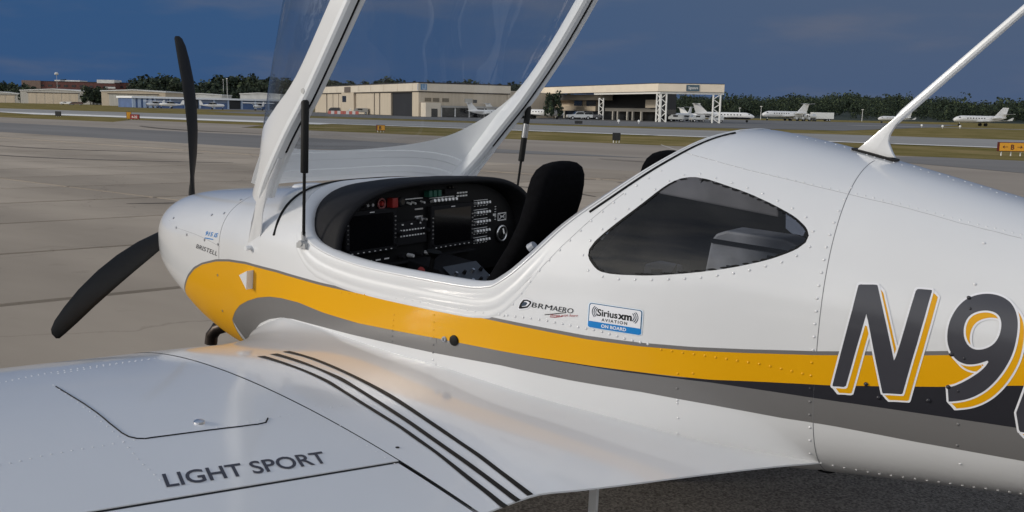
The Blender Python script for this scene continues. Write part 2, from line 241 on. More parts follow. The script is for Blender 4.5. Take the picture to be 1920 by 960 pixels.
# ---------------------------------------------------------------- shapes of the aircraft (metres; x forward, y to its left, z up)
def curve(xs, ys):
    """monotone cubic through the given points"""
    xs = np.array(xs, float); ys = np.array(ys, float)
    h = np.diff(xs); d = np.diff(ys) / h
    m = np.zeros(len(xs)); m[0] = d[0]; m[-1] = d[-1]
    for i in range(1, len(xs) - 1):
        if d[i-1] * d[i] > 0:
            w1 = 2*h[i] + h[i-1]; w2 = h[i] + 2*h[i-1]
            m[i] = (w1 + w2) / (w1/d[i-1] + w2/d[i])
    def f(x):
        x = np.clip(np.asarray(x, float), xs[0], xs[-1])
        i = np.clip(np.searchsorted(xs, x) - 1, 0, len(xs) - 2)
        t = (x - xs[i]) / h[i]
        return ((1+2*t)*(1-t)**2*ys[i] + t*(1-t)**2*h[i]*m[i] + t*t*(3-2*t)*ys[i+1] + t*t*(t-1)*h[i]*m[i+1])
    return f
# s = distance behind the propeller plane
F_w = curve([.05,.07,.10,.20,.35,.5,.7,.9,1.1,1.3,1.5,1.8,2.1,2.4,2.7,2.95,3.3,3.75,4.5,5.5,6.2],
            [.185,.222,.255,.318,.378,.42,.464,.507,.56,.60,.628,.65,.657,.648,.612,.563,.475,.385,.26,.13,.05])
F_zt = curve([.05,.07,.12,.25,.5,.8,1.1,1.3,1.6,2.0,2.4,2.7,2.92,3.1,3.3,3.66,4.5,5.5,6.2],
             [1.215,1.243,1.27,1.298,1.325,1.352,1.385,1.415,1.45,1.55,1.64,1.668,1.662,1.635,1.59,1.50,1.30,1.10,.97])
F_zb = curve([.05,.07,.12,.25,.4,.6,.8,1.0,1.5,2.5,2.92,3.3,3.75,4.5,6.2],
             [.97,.94,.905,.85,.79,.70,.65,.63,.61,.63,.67,.71,.75,.80,.89])
F_zw = curve([.05,.5,.9,1.5,2.2,3.3,4.5,6.2],[1.09,1.08,1.08,1.06,1.03,1.09,1.05,.93])
F_pu = curve([.05,.5,.9,1.4,2.0,2.7,3.3,6.2],[2.2,2.7,3.1,3.0,2.8,2.5,2.4,2.2])
F_open = curve([1.27,1.32,1.38,1.43,1.48,1.53,1.6,1.75,1.9,2.1,2.3,2.38,2.44,2.5,2.6,2.7,2.8,2.88,2.93],
               [1.411,1.40,1.37,1.335,1.29,1.25,1.222,1.195,1.183,1.178,1.175,1.185,1.22,1.275,1.385,1.475,1.57,1.64,1.664])
def fus_y(s, z):
    """half width of the fuselage skin at station s and height z"""
    s = np.asarray(s, float); z = np.asarray(z, float)
    w, zt, zb, zw, p = F_w(s), F_zt(s), F_zb(s), F_zw(s), F_pu(s)
    up = z >= zw
    q = np.where(up, (z-zw)/(zt-zw), (zw-z)/(zw-zb)); pp = np.where(up, p, 3.0)
    return w*np.clip(1-np.clip(q, 0, 1)**pp, 0, 1)**(1/pp)
def fus_pt(s, a):
    """point of the left skin at angle a: -90 deg keel, 0 widest, 90 deg top"""
    w, zt, zb, zw, p = F_w(s), F_zt(s), F_zb(s), F_zw(s), F_pu(s)
    c = np.abs(np.cos(a)); n = np.sin(a)
    up = n >= 0
    pp = np.where(up, p, 3.0)
    y = w*c**(2/pp); z = np.where(up, zw+(zt-zw)*np.abs(n)**(2/pp), zw-(zw-zb)*np.abs(n)**(2/pp))
    return y, z
# ---- wing
WING_Z = .831
def w_chord(y): return 1.44 - .17*(y-1.2)
def w_le(y): return 1.43 + 0*y
def wing_z(s, y, up=True):
    c = w_chord(y); q = np.clip((s-w_le(y))/c, 0, 1)
    yt = 5*.125*(.2969*np.sqrt(q)-.126*q-.3516*q**2+.2843*q**3-.1036*q**4)
    cam = .022*4*q*(1-q)
    zc = WING_Z + .101*(y-.6) - (s-w_le(y))*.043
    return zc + c*((yt if up else -yt)+cam)
def hinge_s(y): return 2.621 - .19*(y-1.26)
SEAM = 1.270
# ---- wing root fairing: a height field between the fuselage side and the wing joint
F_le = curve([.40,.50,.60,.70,.85,1.0,1.4],[1.06,1.12,1.21,1.31,1.40,1.43,1.43])
F_te = curve([.36,.45,.6,.75,.9,1.0,1.1,1.3],[3.32,3.255,3.17,3.085,3.0,2.94,2.88,2.855])
F_tez = curve([.36,.6,1.1,1.3],[.797,.81,.830,.838])
F_con = curve([1.05,1.134,1.236,1.338,1.451,1.64,1.815,2.02,2.18,2.535,2.776,2.99,3.124,3.287,3.4],
              [.77,.811,.877,.922,.95,.948,.935,.922,.916,.88,.854,.823,.809,.798,.79])
F_cy = curve([1.0,1.13,1.236,1.338,1.451,1.64,1.815,2.02,2.18,2.535,2.776,2.99,3.124,3.287,3.4],
             [.50,.53,.573,.599,.619,.637,.646,.651,.651,.621,.571,.501,.452,.394,.36])
F_fr = curve([1.0,1.4,1.9,2.5,3.0,3.4],[.07,.11,.20,.34,.32,.10])
def fair_z(s, y, up=True):
    s = np.asarray(s, float); y = np.asarray(y, float)
    le, te = F_le(y), F_te(y)
    q = np.clip((s-le)/(te-le), 0, 1)
    yt = 5*.125*(.2969*np.sqrt(q)-.126*q-.3516*q**2+.2843*q**3-.1036*q**4); cam = .022*4*q*(1-q)
    base = lambda x: WING_Z + .101*(y-.6) - (x-1.43)*.043
    k = np.clip((q-.45)/.55, 0, 1); k = k*k*(3-2*k)
    z = base(s) + 1.44*((yt if up else -yt)+cam) + k*(F_tez(y)-base(te))
    if up:
        t = np.clip((y-F_cy(s))/F_fr(s), 0, 1)
        y0 = F_cy(s); le, te = F_le(y0), F_te(y0); q0 = np.clip((s-le)/(te-le), 0, 1)
        yt0 = 5*.125*(.2969*np.sqrt(q0)-.126*q0-.3516*q0**2+.2843*q0**3-.1036*q0**4); c0 = .022*4*q0*(1-q0)
        k0 = np.clip((q0-.45)/.55, 0, 1); k0 = k0*k0*(3-2*k0)
        z0 = WING_Z+.101*(y0-.6)-(s-1.43)*.043 + 1.44*(yt0+c0) + k0*(F_tez(y0)-(WING_Z+.101*(y0-.6)-(te-1.43)*.043))
        z = z + (F_con(s)-z0)*(1-t)**2.6
    return z
def top_z(s, y):
    """upper surface of the left wing, fairing inboard of the joint"""
    return np.where(np.asarray(y) < SEAM, fair_z(s, np.minimum(y, 1.3)), wing_z(s, y))
# ---- canopy, tilted open about its hinge: a = along the closed sill, u = up from it
CAN_H = (-1.13, 1.175); CAN_T = math.radians(57)
def can_open(a, y, u):
    return (CAN_H[0]-a*math.cos(CAN_T)+u*math.sin(CAN_T), y, CAN_H[1]+a*math.sin(CAN_T)+u*math.cos(CAN_T))

F_cb = curve([0,.2,.4,.7,1.1,1.4,1.8],[.548,.582,.625,.65,.665,.66,.63])        # rim half width
F_cub = curve([0,.24,.4,.55,.75,1.08,1.27,1.45,1.8],[.0,-.012,-.035,-.055,-.085,-.108,-.112,-.02,.40])   # rim height
F_ch = curve([.0,.13,.22,.30,.45,.7,1.0,1.3,1.8],[.18,.205,.217,.234,.305,.43,.535,.57,.52])   # crown height
F_ce = curve([.18,.235,.275,.34,.45,.55,.69,.85,1.8],[.5,.32,.225,.17,.128,.098,.074,.068,.068])    # height of the white frame above the rim
def can_pt(a, ph):
    """canopy skin: a along the sill, ph 0..pi from the left rim over the crown to the right rim"""
    b, ub, h = F_cb(a), F_cub(a), F_ch(a)
    c = np.cos(ph); n = np.sin(ph); e = 2/2.35
    y = b*np.sign(c)*np.abs(c)**e; u = ub+(h-ub)*np.abs(n)**e
    return a+.085*(y/.6)**2*np.clip(1-a/.9, 0, 1), y, u
# ---------------------------------------------------------------- materials of the aircraft
M_white = mat('white_gelcoat', (.72, .722, .728), .35, coat=.9, var=.025, vscale=2.2, bump=.05, bscale=5, dist=.02)
M_white2 = mat('white_gelcoat_inside', (.74, .75, .76), .4, coat=.2)
M_yel = mat('yellow_vinyl', (.74, .36, .0), .4, coat=.15, spec=.25, bump=.05, bscale=7, dist=.02)
M_grey = mat('grey_vinyl', (.165, .16, .158), .35, coat=.2, bump=.05, bscale=7, dist=.02)
M_char = mat('charcoal_vinyl', (.022, .022, .028), .35, coat=.2, spec=.3)
M_blk = mat('black_vinyl', (.008, .008, .008), .5, spec=.2)
M_rub = mat('black_rubber', (.005, .005, .005), .6, spec=.25)
M_seam = mat('panel_gap', (.03, .03, .032), .7)
M_prop = mat('black_carbon', (.004, .004, .0045), .42, spec=.4, var=.3, vscale=20)
M_lin = mat('cockpit_lining', (.006, .006, .007), .85, spec=.1, var=.3, vscale=30, bump=.2, bscale=200)
M_dash = mat('dash_vinyl', (.010, .010, .012), .7, spec=.2, bump=.2, bscale=250, dist=.002)
M_panel = mat('panel_paint', (.004, .004, .005), .55, spec=.2)
M_screen = mat('dark_screen', (.004, .004, .005), .12, coat=.2)
M_seat = mat('seat_fabric', (.004, .004, .005), .95, spec=.08, var=.25, vscale=60, bump=.3, bscale=400, dist=.002)
M_chr = mat('polished_metal', (.75, .75, .76), .3, metal=1)
M_zinc = mat('zinc_plate', (.42, .42, .42), .55, metal=.25, spec=.3)
M_tog = mat('toggle_metal', (.75, .75, .75), .4, metal=.3)
M_alu = mat('brushed_metal', (.5, .5, .51), .35, metal=1)
M_ink = mat('pale_print', (.80, .80, .80), .6)
M_red = mat('red_paint', (.26, .015, .012), .5)
M_grn = mat('green_switch', (.006, .085, .055), .5)
M_exh = mat('exhaust_steel', (.05, .04, .035), .4, metal=.8, var=.4, vscale=25)
M_shadeg = mat('grey_interior_trim', (.30, .32, .36), .5, var=.15, vscale=20)
M_blue = mat('sticker_blue', (.004, .20, .55), .35)
M_navy = mat('sticker_navy', (.01, .03, .06), .4)
M_stw = mat('sticker_white', (.80, .80, .83), .35)
M_redp = mat('red_print', (.35, .02, .03), .5)
M_glass = glass('canopy_glass', (.86, .88, .90), 1.5)
M_tint = glass('tinted_window', (.50, .51, .54), 1.5, refl_streak=.014)
AC = empty('light_aircraft', (0, 0, 0), 0, 'white light sport aircraft with yellow and grey stripes and its canopy tilted open', 'aircraft')
def fsurf(s, z, off=0, side=1):
    s = np.asarray(s, float); z = np.asarray(z, float); return np.stack([-s, side*(fus_y(s, z)+off), z], -1)
def tsurf(s, y, off=0):
    s = np.asarray(s, float); y = np.asarray(y, float); return np.stack([-s, y, top_z(s, y)+off], -1)
WIN = [p for a_, b_ in zip(DATA['window'], DATA['window'][1:]+DATA['window'][:1]) for p in ((a_[0]*.8+b_[0]*.2, a_[1]*.8+b_[1]*.2), (a_[0]*.2+b_[0]*.8, a_[1]*.2+b_[1]*.8))]
# ---- fuselage skin, with the cockpit opening and the two quarter windows cut out
S1 = np.concatenate([.085+.30*np.linspace(0, 1, 22)**1.6, np.arange(.41, 1.25, .03), np.arange(1.25, 1.66, .012), np.arange(1.66, 2.3, .025), np.arange(2.3, 3.32, .012), np.arange(3.32, 6.21, .06)])
def ang_max(s):
    if s <= 1.27 or s >= 2.93: return math.pi/2
    zt, zw, p = float(F_zt(s)), float(F_zw(s)), float(F_pu(s)); q = (float(F_open(s))-zw)/(zt-zw)
    return math.asin(min(1, max(0, q))**(p/2))
COWL = .905
def skin(name, S, m):
    V_, F_ = [], []
    tt = np.linspace(0, 1, 74)
    A = np.array([[-math.pi/2+t*(ang_max(s)+math.pi/2) for t in tt] for s in S]); U = np.repeat(S[:, None], 74, 1)
    y, z = fus_pt(U, A)
    g = poly_sdf(U, z, WIN); g = np.where((A > -.3) & (y > .25), g, 1.0)
    T = np.repeat(tt[None], len(S), 0)
    P, F = clip_grid(U, A, g)
    yy, zz = fus_pt(P[:, 0], P[:, 1])
    for side in (1, -1):
        k = len(V_); V_ += list(np.stack([-P[:, 0], side*yy, zz], -1)); F_ += [tuple(i+k for i in (f[::-1] if side < 0 else f)) for f in F]
    o = mesh(name, V_, F_, m, AC)
    bm = bmesh.new(); bm.from_mesh(o.data); bmesh.ops.remove_doubles(bm, verts=bm.verts, dist=1e-5)
    ends = [e for e in bm.edges if e.is_boundary and all(abs(v.co.x+S[0]) < 1e-4 for v in e.verts)] if S[0] < .2 else []
    if ends: bmesh.ops.edgeloop_fill(bm, edges=ends)
    bmesh.ops.recalc_face_normals(bm, faces=bm.faces)
    bm.to_mesh(o.data); bm.free(); o.data.polygons.foreach_set('use_smooth', [True]*len(o.data.polygons)); o.data.set_sharp_from_angle(angle=math.radians(50))
    return o
skin('cowling', np.append(S1[S1 < COWL-.01], COWL-.0015), M_white)
skin('fuselage', np.insert(S1[S1 > COWL+.01], 0, COWL+.0015), M_white)
# the panes of the quarter windows sit just inside the skin
gs, gz = np.meshgrid(np.arange(2.66, 3.26, .01), np.arange(1.25, 1.55, .01), indexing='ij')
P, F = clip_grid(gs, gz, .004-poly_sdf(gs, gz, WIN))
for side in (1, -1): mesh('quarter_window', fsurf(P[:, 0], P[:, 1], -.004, side), F, M_tint, AC, smooth=True)
def ring(poly, w0, w1, cell, off, name, m, side=1):
    a = np.array(poly); s, z = np.meshgrid(np.arange(a[:, 0].min()-.02, a[:, 0].max()+.02, cell), np.arange(a[:, 1].min()-.02, a[:, 1].max()+.02, cell), indexing='ij')
    d_ = poly_sdf(s, z, poly); P, F = clip_grid(s, z, np.minimum(d_-w0, w1-d_)); return mesh(name, fsurf(P[:, 0], P[:, 1], off, side), F, m, AC, smooth=True)
for side in (1, -1): ring(WIN, -.006, .0, .007, -.0015, 'window_seal', M_rub, side)
# ---- vinyl stripes and lettering on the side
def decal(name, polys, cell, off, m, grow=0, parent=None, side=1, holes=()):
    a = np.array([p for q in polys for p in q]); mg = grow+2*cell
    s, z = np.meshgrid(np.arange(a[:, 0].min()-mg, a[:, 0].max()+mg, cell), np.arange(a[:, 1].min()-mg, a[:, 1].max()+mg, cell), indexing='ij')
    d_ = np.full(s.shape, 1e9)
    for q in polys: d_ = np.minimum(d_, poly_sdf(s, z, q))
    for q in holes: d_ = np.maximum(d_, -poly_sdf(s, z, q))
    P, F = clip_grid(s, z, grow-d_)
    if side < 0: F = [f[::-1] for f in F]
    return mesh(name, fsurf(P[:, 0], P[:, 1], off, side), F, m, parent or AC, smooth=True)
END = 6.15
yt_, yb_, gt_, gb_ = DATA['ytop'], DATA['ybot'], DATA['gtop'], DATA['gbot']
front = [(.972, .60), (.7, .5), (.44, .5), (.425, .70), (.445, .82)]
yellow = yt_+[(END, 1.40), (END, 1.33)]+yb_+front
trim = [(s-.006 if s < .7 else s, z+(.009 if s < 2.7 else .010)) for s, z in yt_]+[(END, 1.42), (END, 1.3)]+yb_+[(.972, .60), (.7, .5), (.40, .5), (.405, .70), (.43, .82)]
grey = [(1.04, .62), (1.02, .78), (.972, .85)]+[(s, z+.010) for s, z in yb_[7:-1][::-1]]+[(s, z+.012) for s, z in gt_[::-1]]+[(END, .95), (END, .80)]+gb_+[(1.10, .70)]
wedge = [(2.45, 1.0015)]+yb_[:7][::-1]+[(END, 1.33), (END, .93)]+gt_[:-1]+[(2.957, 1.001), (2.8, .999), (2.6, 1.000)]
for side in (1, -1):
    decal('trim_stripe', [trim], .014, .0004, M_grey, side=side)
    decal('lower_stripe', [grey], .014, .0006, M_grey, side=side)
    decal('dark_wedge', [wedge], .006, .0009, M_char, side=side)
    decal('yellow_stripe', [yellow], .014, .0012, M_yel, side=side)
def chaikin(q, n=2):
    for _ in range(n): q = [p for a_, b_ in zip(q, q[1:]+q[:1]) for p in ((a_[0]*.75+b_[0]*.25, a_[1]*.75+b_[1]*.25), (a_[0]*.25+b_[0]*.75, a_[1]*.25+b_[1]*.75))]
    return q
n9_ = DATA['n9']; keep_ = [0, 1, 11]      # the cut ends of the figure stay sharp
DATA['n9'] = n9_[:2]+chaikin(n9_[1:12], 2)[2:-6]+[n9_[11]]+chaikin(n9_[11:], 2)[2:-6]+[n9_[-1]] if False else chaikin(n9_[:1]*2+n9_[1:2]*2+n9_[2:5]+n9_[5:6]*2+n9_[6:], 2); DATA['h9'] = chaikin(DATA['h9'], 2)
dark = [[(s, z) for s, z in DATA['N']], DATA['n9']]; hole = [DATA['h9']]
third = [(3.755, .985), (3.745, 1.03), (3.80, 1.29), (3.86, 1.29), (3.80, .985)]
def shift(q): return [(s+.0145, z-.015) for s, z in q]
dk = dark+[third]; sh = [shift(q) for q in dk]; hs = [shift(q) for q in hole]
def sweep(q):
    return [[(s+.0145*t, z-.015*t) for s, z in q] for t in (.25, .5, .75, 1)]
shd = [r for q in dk for r in sweep(q)]; 
reg = empty('registration'); reg.parent = AC
# a hole of the swept shape is where every swept copy has its hole
def decal_multi(name, sets, cell, off, m, grow):
    a = np.array([p for st in sets for q in st[0] for p in q]); mg = grow+2*cell
    s, z = np.meshgrid(np.arange(a[:, 0].min()-mg, a[:, 0].max()+mg, cell), np.arange(a[:, 1].min()-mg, a[:, 1].max()+mg, cell), indexing='ij')
    D_ = np.full(s.shape, 1e9)
    for ps, hs_ in sets:
        for q in ps:
            d_ = poly_sdf(s, z, q)
            for h in hs_: d_ = np.maximum(d_, -poly_sdf(s, z, h))
            D_ = np.minimum(D_, d_)
    P, F = clip_grid(s, z, grow-D_); return mesh(name, fsurf(P[:, 0], P[:, 1], off), F, m, reg, smooth=True)
def at_t(q, t): return [(s+.0145*t, z-.015*t) for s, z in q]
sets = lambda ts: [x for t in ts for x in (([at_t(dark[0], t)], []), ([at_t(dark[1], t)], [at_t(hole[0], t)]), ([at_t(third, t)], []))]
decal_multi('letter_outline', sets((.3, .65, 1)), .0045, .0018, M_stw, .0045)
decal_multi('letter_shadow', sets((.3, .65, 1)), .0045, .0023, M_yel, 0)
decal_multi('letter_rim', sets((0,)), .0045, .0028, M_stw, .0045)
decal_multi('letter', sets((0,)), .0045, .0033, mat('letter_charcoal', (.045, .045, .055), .3, coat=.3), 0)
b = DATA['brist']; text_obj('maker_name', 'BRISTELL', b[0], b[1], b[2], fsurf, .0012, M_char, AC, space=1.05)
b = DATA['nine15']; text_obj('engine_name', '915 iS', b[0], b[1], b[2], fsurf, .0012, M_blue, AC, shear=.25, bold=.015)
b = DATA['nine15b']; mesh('engine_line', fsurf(np.array([b[0][0], b[1][0], b[1][0], b[0][0]]), np.array([b[0][1], b[1][1], b[1][1]+.004, b[0][1]+.004]), .0012), [(0, 1, 2, 3)], M_blue, AC)
lg = empty('maker_logo'); lg.parent = AC
decal('emblem_halo', [DATA['brm_logo']], .003, .0012, M_stw, .003, lg)
decal('emblem', [DATA['brm_logo']], .003, .0016, M_blk, 0, lg)
c = np.mean(DATA['brm_logo'], 0); sm = [tuple(c+(np.array(p)-c)*.62+(.002, .001)) for p in DATA['brm_logo']]
decal('emblem_inlay', [sm], .002, .0020, M_stw, 0, lg); decal('emblem_core', [[tuple(c+(np.array(p)-c)*.47+(-.002, 0)) for p in DATA['brm_logo']]], .002, .0024, M_navy, 0, lg)
b = DATA['brm_txt']; w1 = lambda t: (b[0][0]+t*(b[1][0]-b[0][0]), b[0][1]+t*(b[1][1]-b[0][1])); up = (b[2][0]-b[0][0], b[2][1]-b[0][1])
def seg(t0, t1): a0, a1 = w1(t0), w1(t1); return a0, a1, (a0[0]+up[0], a0[1]+up[1])
text_obj('logo_text', 'BRM', *seg(0, .49), fsurf, .0014, M_blk, lg, bold=.0, space=1.08); text_obj('logo_text', 'AERO', *seg(.51, 1), fsurf, .0014, M_blk, lg)
b = DATA['brm_sub']; text_obj('motto', 'Wings with heart', b[0], b[1], b[2], fsurf, .0014, M_redp, lg, shear=.3)
for key, m in (('brm_line', M_blk), ('brm_line2', M_redp)):
    q = DATA[key]; mb = MB(); mb.tube([fsurf(s, z, .0006) for s, z in q], .0011, 5); mb.build('flourish', m, lg)
bl, br, tl, tr = DATA['sx']
def sq(u, v): return (bl[0]+u*(br[0]-bl[0])+v*(tl[0]-bl[0]), bl[1]+u*(br[1]-bl[1])+v*(tl[1]-bl[1]))
def rrect(u0, u1, v0, v1, r):
    pts = []
    for cu_, cv, a0 in ((u1-r*.5, v1-r, 0), (u0+r*.5, v1-r, 90), (u0+r*.5, v0+r, 180), (u1-r*.5, v0+r, 270)):
        for k in range(5): a = math.radians(a0+k*22.5); pts.append(sq(cu_+r*.5*math.cos(a), cv+r*math.sin(a)))
    return pts
stk = empty('radio_sticker'); stk.parent = AC
decal('sticker_base', [rrect(-.02, 1.02, -.03, 1.03, .10)], .004, .0012, mat('sticker_pale', (.72, .80, .88), .35), 0, stk)
decal('sticker_border', [rrect(0, 1, 0, 1, .09)], .004, .0016, mat('sticker_edge', (.006, .10, .22), .35), 0, stk)
decal('sticker_field', [rrect(.018, .982, .03, .97, .07)], .004, .0020, M_stw, 0, stk)
decal('sticker_band', [rrect(0, 1, 0, .265, .07)], .004, .0024, M_blue, 0, stk)
sa = (bl, br, tl)
text_obj('sticker_text', 'Sirius', sq(.17, .53), sq(.555, .53), sq(.17, .80), fsurf, .0026, M_blk, stk, bold=.022)
text_obj('sticker_text', 'xm', sq(.56, .53), sq(.82, .53), sq(.56, .73), fsurf, .0026, M_blk, stk, bold=.04)
text_obj('sticker_text', 'AVIATION', sq(.26, .33), sq(.74, .33), sq(.26, .45), fsurf, .0026, M_blk, stk, bold=.02, space=1.4)
text_obj('sticker_text', 'ON BOARD', sq(.26, .07), sq(.73, .07), sq(.26, .20), fsurf, .0030, M_stw, stk, bold=.025)
mb = MB()
for sgn, cx in ((-1, .30), (1, .70)):
    for r in (.16, .195, .23):
        pts = []
        for k in range(9):
            a = math.radians(-38+k*9.5); p = sq(cx+sgn*r*math.cos(a)*1.0, .67+r*1.55*math.sin(a)); pts.append(fsurf(p[0], p[1], .0024))
        mb = MB(); mb.tube(pts, .0011, 4); mb.build('sticker_wave', M_navy, stk)

# ---- rivets: small domes, joined
def domes(name, pts, nrm, r, m, parent):
    n = len(pts); V_, F_ = [], []
    for p, nn in zip(pts, nrm):
        nn = Vector(nn).normalized(); a = nn.orthogonal().normalized(); b_ = nn.cross(a); k = len(V_); p = Vector(p)
        for rr, h in ((1, 0), (.8, .28), (.4, .46)):
            for i in range(8): q = i*math.pi/4; V_.append(p+(a*math.cos(q)+b_*math.sin(q))*r*rr+nn*r*h)
        V_.append(p+nn*r*.5)
        for i in range(8):
            j = (i+1) % 8; F_ += [(k+i, k+j, k+8+j, k+8+i), (k+8+i, k+8+j, k+16+j, k+16+i), (k+16+i, k+16+j, k+24)]
    o = mesh(name, V_, F_, m, parent, smooth=True); o['kind'] = 'stuff'; return o
def fnorm(s, z):
    e = 1e-3; return (float(fus_y(s+e, z)-fus_y(s-e, z))/(2*e), 1, -float(fus_y(s, z+e)-fus_y(s, z-e))/(2*e))
RP, RN, RP2, RN2 = [], [], [], []; RC = {}
for k, q in DATA['rivets'].items():
    for s, z in q:
        mm = None
        for nm, pol in (('n', dark[0]), ('n', dark[1]), ('y', yellow), ('d', wedge), ('g', grey)):
            if float(poly_sdf(np.array(s), np.array(z), pol)) < .001 and k not in ('seamrow', 'top'): mm = nm; break
        if mm: RC.setdefault(mm, []).append((fsurf(s, z, .0030 if mm == 'n' else .0012), fnorm(s, z)))
        elif k == 'seamrow' or k == 'top': RP2.append(fsurf(s, z)); RN2.append(fnorm(s, z))
        else: RP.append(fsurf(s, z, .0014 if k in ('nine', 'low') else .0004)); RN.append(fnorm(s, z))
domes('rivet', RP, RN, .0037, M_white, AC); domes('rivet', RP2, RN2, .0028, M_white, AC)
for mm, m in (('n', M_char), ('y', M_yel), ('d', M_char), ('g', M_grey)):
    if mm in RC: domes('rivet', [a for a, b_ in RC[mm]], [b_ for a, b_ in RC[mm]], .0037, m, AC)
dk_r = [fsurf(s, z, .003) for s, z in ((3.62, 1.285), (3.60, 1.15), (3.60, 1.07), (3.56, 1.03), (3.45, 1.02), (3.42, 1.05))]
domes('rivet', dk_r, [(0, 1, 0)]*len(dk_r), .0055, M_char, AC)
# ---- panel seams: thin dark lines, half sunk in the skin
def seam(name, pts, r=.0012, m=None, surf=None, parent=None, sink=.0):
    mb = MB(); mb.tube([tuple((surf or fsurf)(np.float64(a), np.float64(b_), sink)) for a, b_ in pts], r, 4, False); return mb.build(name, m or M_seam, parent or AC)
M_seam2 = mat('soft_seam', (.40, .40, .41), .7)
aa = np.linspace(-1.3, math.pi/2, 60); yy, zz = fus_pt(np.full(60, 3.30), aa)
seam('panel_seam', [(3.30, z) for z in zz[6:57]], .0011, mat('seam_grey', (.22, .22, .23), .7))
q = np.array(DATA['seam_long']); seam('panel_seam', [tuple(p) for p in q], .0007, M_seam2)
seam('panel_seam', DATA['arch_seam'], .0009, M_seam2); seam('panel_seam', DATA['door_line'], .0011)
seam('panel_seam', [p for p in DATA['cowl_line'] if p], .0010, M_seam2)
for s, z in [p for p in DATA['cowl_fast'] if p]:
    mb = MB(); p = Vector(fsurf(s, z)); n_ = Vector(fnorm(s, z)).normalized(); mb.tube([p-n_*.002, p+n_*.0022], .0055, 8); mb.build('fastener', M_alu, AC)
# latch and lock on the yellow stripe
for (s, z), r, m, nm in ((DATA['latch'][0], .009, M_shadeg, 'door_lock'), (DATA['latch'][1], .017, M_rub, 'latch_button')):
    p = Vector(fsurf(s, z, .001)); mb = MB(); mb.tube([p, p+Vector((0, .004, 0)), p+Vector((0, .006, 0))], [r, r*.95, r*.7], 16); mb.build(nm, m, AC, True)
mb = MB(); p = Vector(fsurf(*DATA['latch'][0], .0075)); mb.box(p.x-.0015, p.x+.0015, p.y, p.y+.0006, p.z-.004, p.z+.004); mb.build('keyhole', M_rub, AC)
# small triangular air scoop
v3 = DATA['vent']; a0, a1, a2 = [Vector(fsurf(s, z, .002)) for s, z in v3]
mesh('air_scoop', [a0, a1+Vector((0, .030, 0)), a2+Vector((0, .030, 0)), a1, a2], [(0, 2, 1), (0, 1, 3), (0, 4, 2), (1, 2, 4, 3)], M_white2, AC)
# ---- lip and moulding round the cockpit opening
ss = np.concatenate([np.linspace(1.272, 1.6, 40), np.linspace(1.62, 2.34, 40), np.linspace(2.36, 2.925, 60)])
zo = F_open(ss); yo = fus_y(ss, zo); 
edgeL = [Vector((-s, y, z)) for s, y, z in zip(ss, yo, zo)]; loop = edgeL+[Vector((p.x, -p.y, p.z)) for p in edgeL[::-1]]
nn_ = len(loop); rows = []
ctr = Vector((-1.95, 0, 1.30))
for i, p in enumerate(loop):
    t = (loop[(i+1) % nn_]-loop[i-1]).normalized()
    s, z = -p.x, p.z; nv = Vector(fnorm(s, z-1e-3)); 
    if p.y < 0: nv.y = -nv.y
    if abs(p.y) < .06: nv = Vector((.1, 0, 1))
    nv.normalize(); inn = nv.cross(t).normalized()
    if inn.dot(ctr-p) < 0: inn = -inn
    rows.append([p, p+nv*.0025+inn*.0006, p+nv*.0025+inn*.005, p-nv*.001+inn*.007, p-nv*.012+inn*.020, p-nv*.045+inn*.022])
mesh('cockpit_rim', [q for r in rows for q in r], grid_faces(nn_, 6)+[((nn_-1)*6+j, j, j+1, (nn_-1)*6+j+1) for j in range(5)], M_white, AC, smooth=True)
# raised moulding below the sill (both sides)
ms = np.concatenate([np.linspace(1.47, 1.6, 14), np.linspace(1.62, 2.34, 40), np.linspace(2.36, 2.56, 40)])
prof = [(0, .004), (.006, .005), (.022, .0045), (.028, .0025), (.036, .0025), (.042, .0055), (.060, .0058), (.066, .0025), (.074, .0022), (.080, .0042), (.088, .004), (.096, -.001)]
for side in (1, -1):
    V_ = []
    for i, s in enumerate(ms):
        z = float(F_open(s)); dz = float(F_open(s+.004)-F_open(s-.004))/.008; L = math.hypot(1, dz); dn = (dz/L, -1/L)
        fade = min(1, (i+1)/16, (len(ms)-i)/38)*.62
        for dd, h in prof: V_.append(fsurf(s+dn[0]*dd*min(1, .35+fade), z+dn[1]*dd*min(1, .35+fade), h*fade-.0004, side))
    mesh('sill_moulding', V_, grid_faces(len(ms), len(prof), side > 0), M_white, AC, smooth=True, flat_angle=50)
# black seals: one across the scuttle, one along the rear arch
def scut(y): return (1.235+.10*(abs(y)/.57)**2.2)
ysl = np.linspace(-.585, .585, 41); pts = []
for y in ysl:
    s = scut(y); zt, zw, p_, w = float(F_zt(s)), float(F_zw(s)), float(F_pu(s)), float(F_w(s)); z = zw+(zt-zw)*(1-min(1, abs(y)/w)**p_)**(1/p_); pts.append((-s, y, z+.002))
mb = MB(); mb.tube(pts, .0055, 8); mb.build('scuttle_seal', M_rub, AC, True)
for side in (1, -1):
    sa_ = np.linspace(2.645, 2.905, 40); mb = MB(); mb.tube([tuple(Vector(fsurf(s+.012, float(F_open(s))-.002, .001, side))) for s in sa_], .0036, 6); mb.build('arch_seal', M_rub, AC, True)
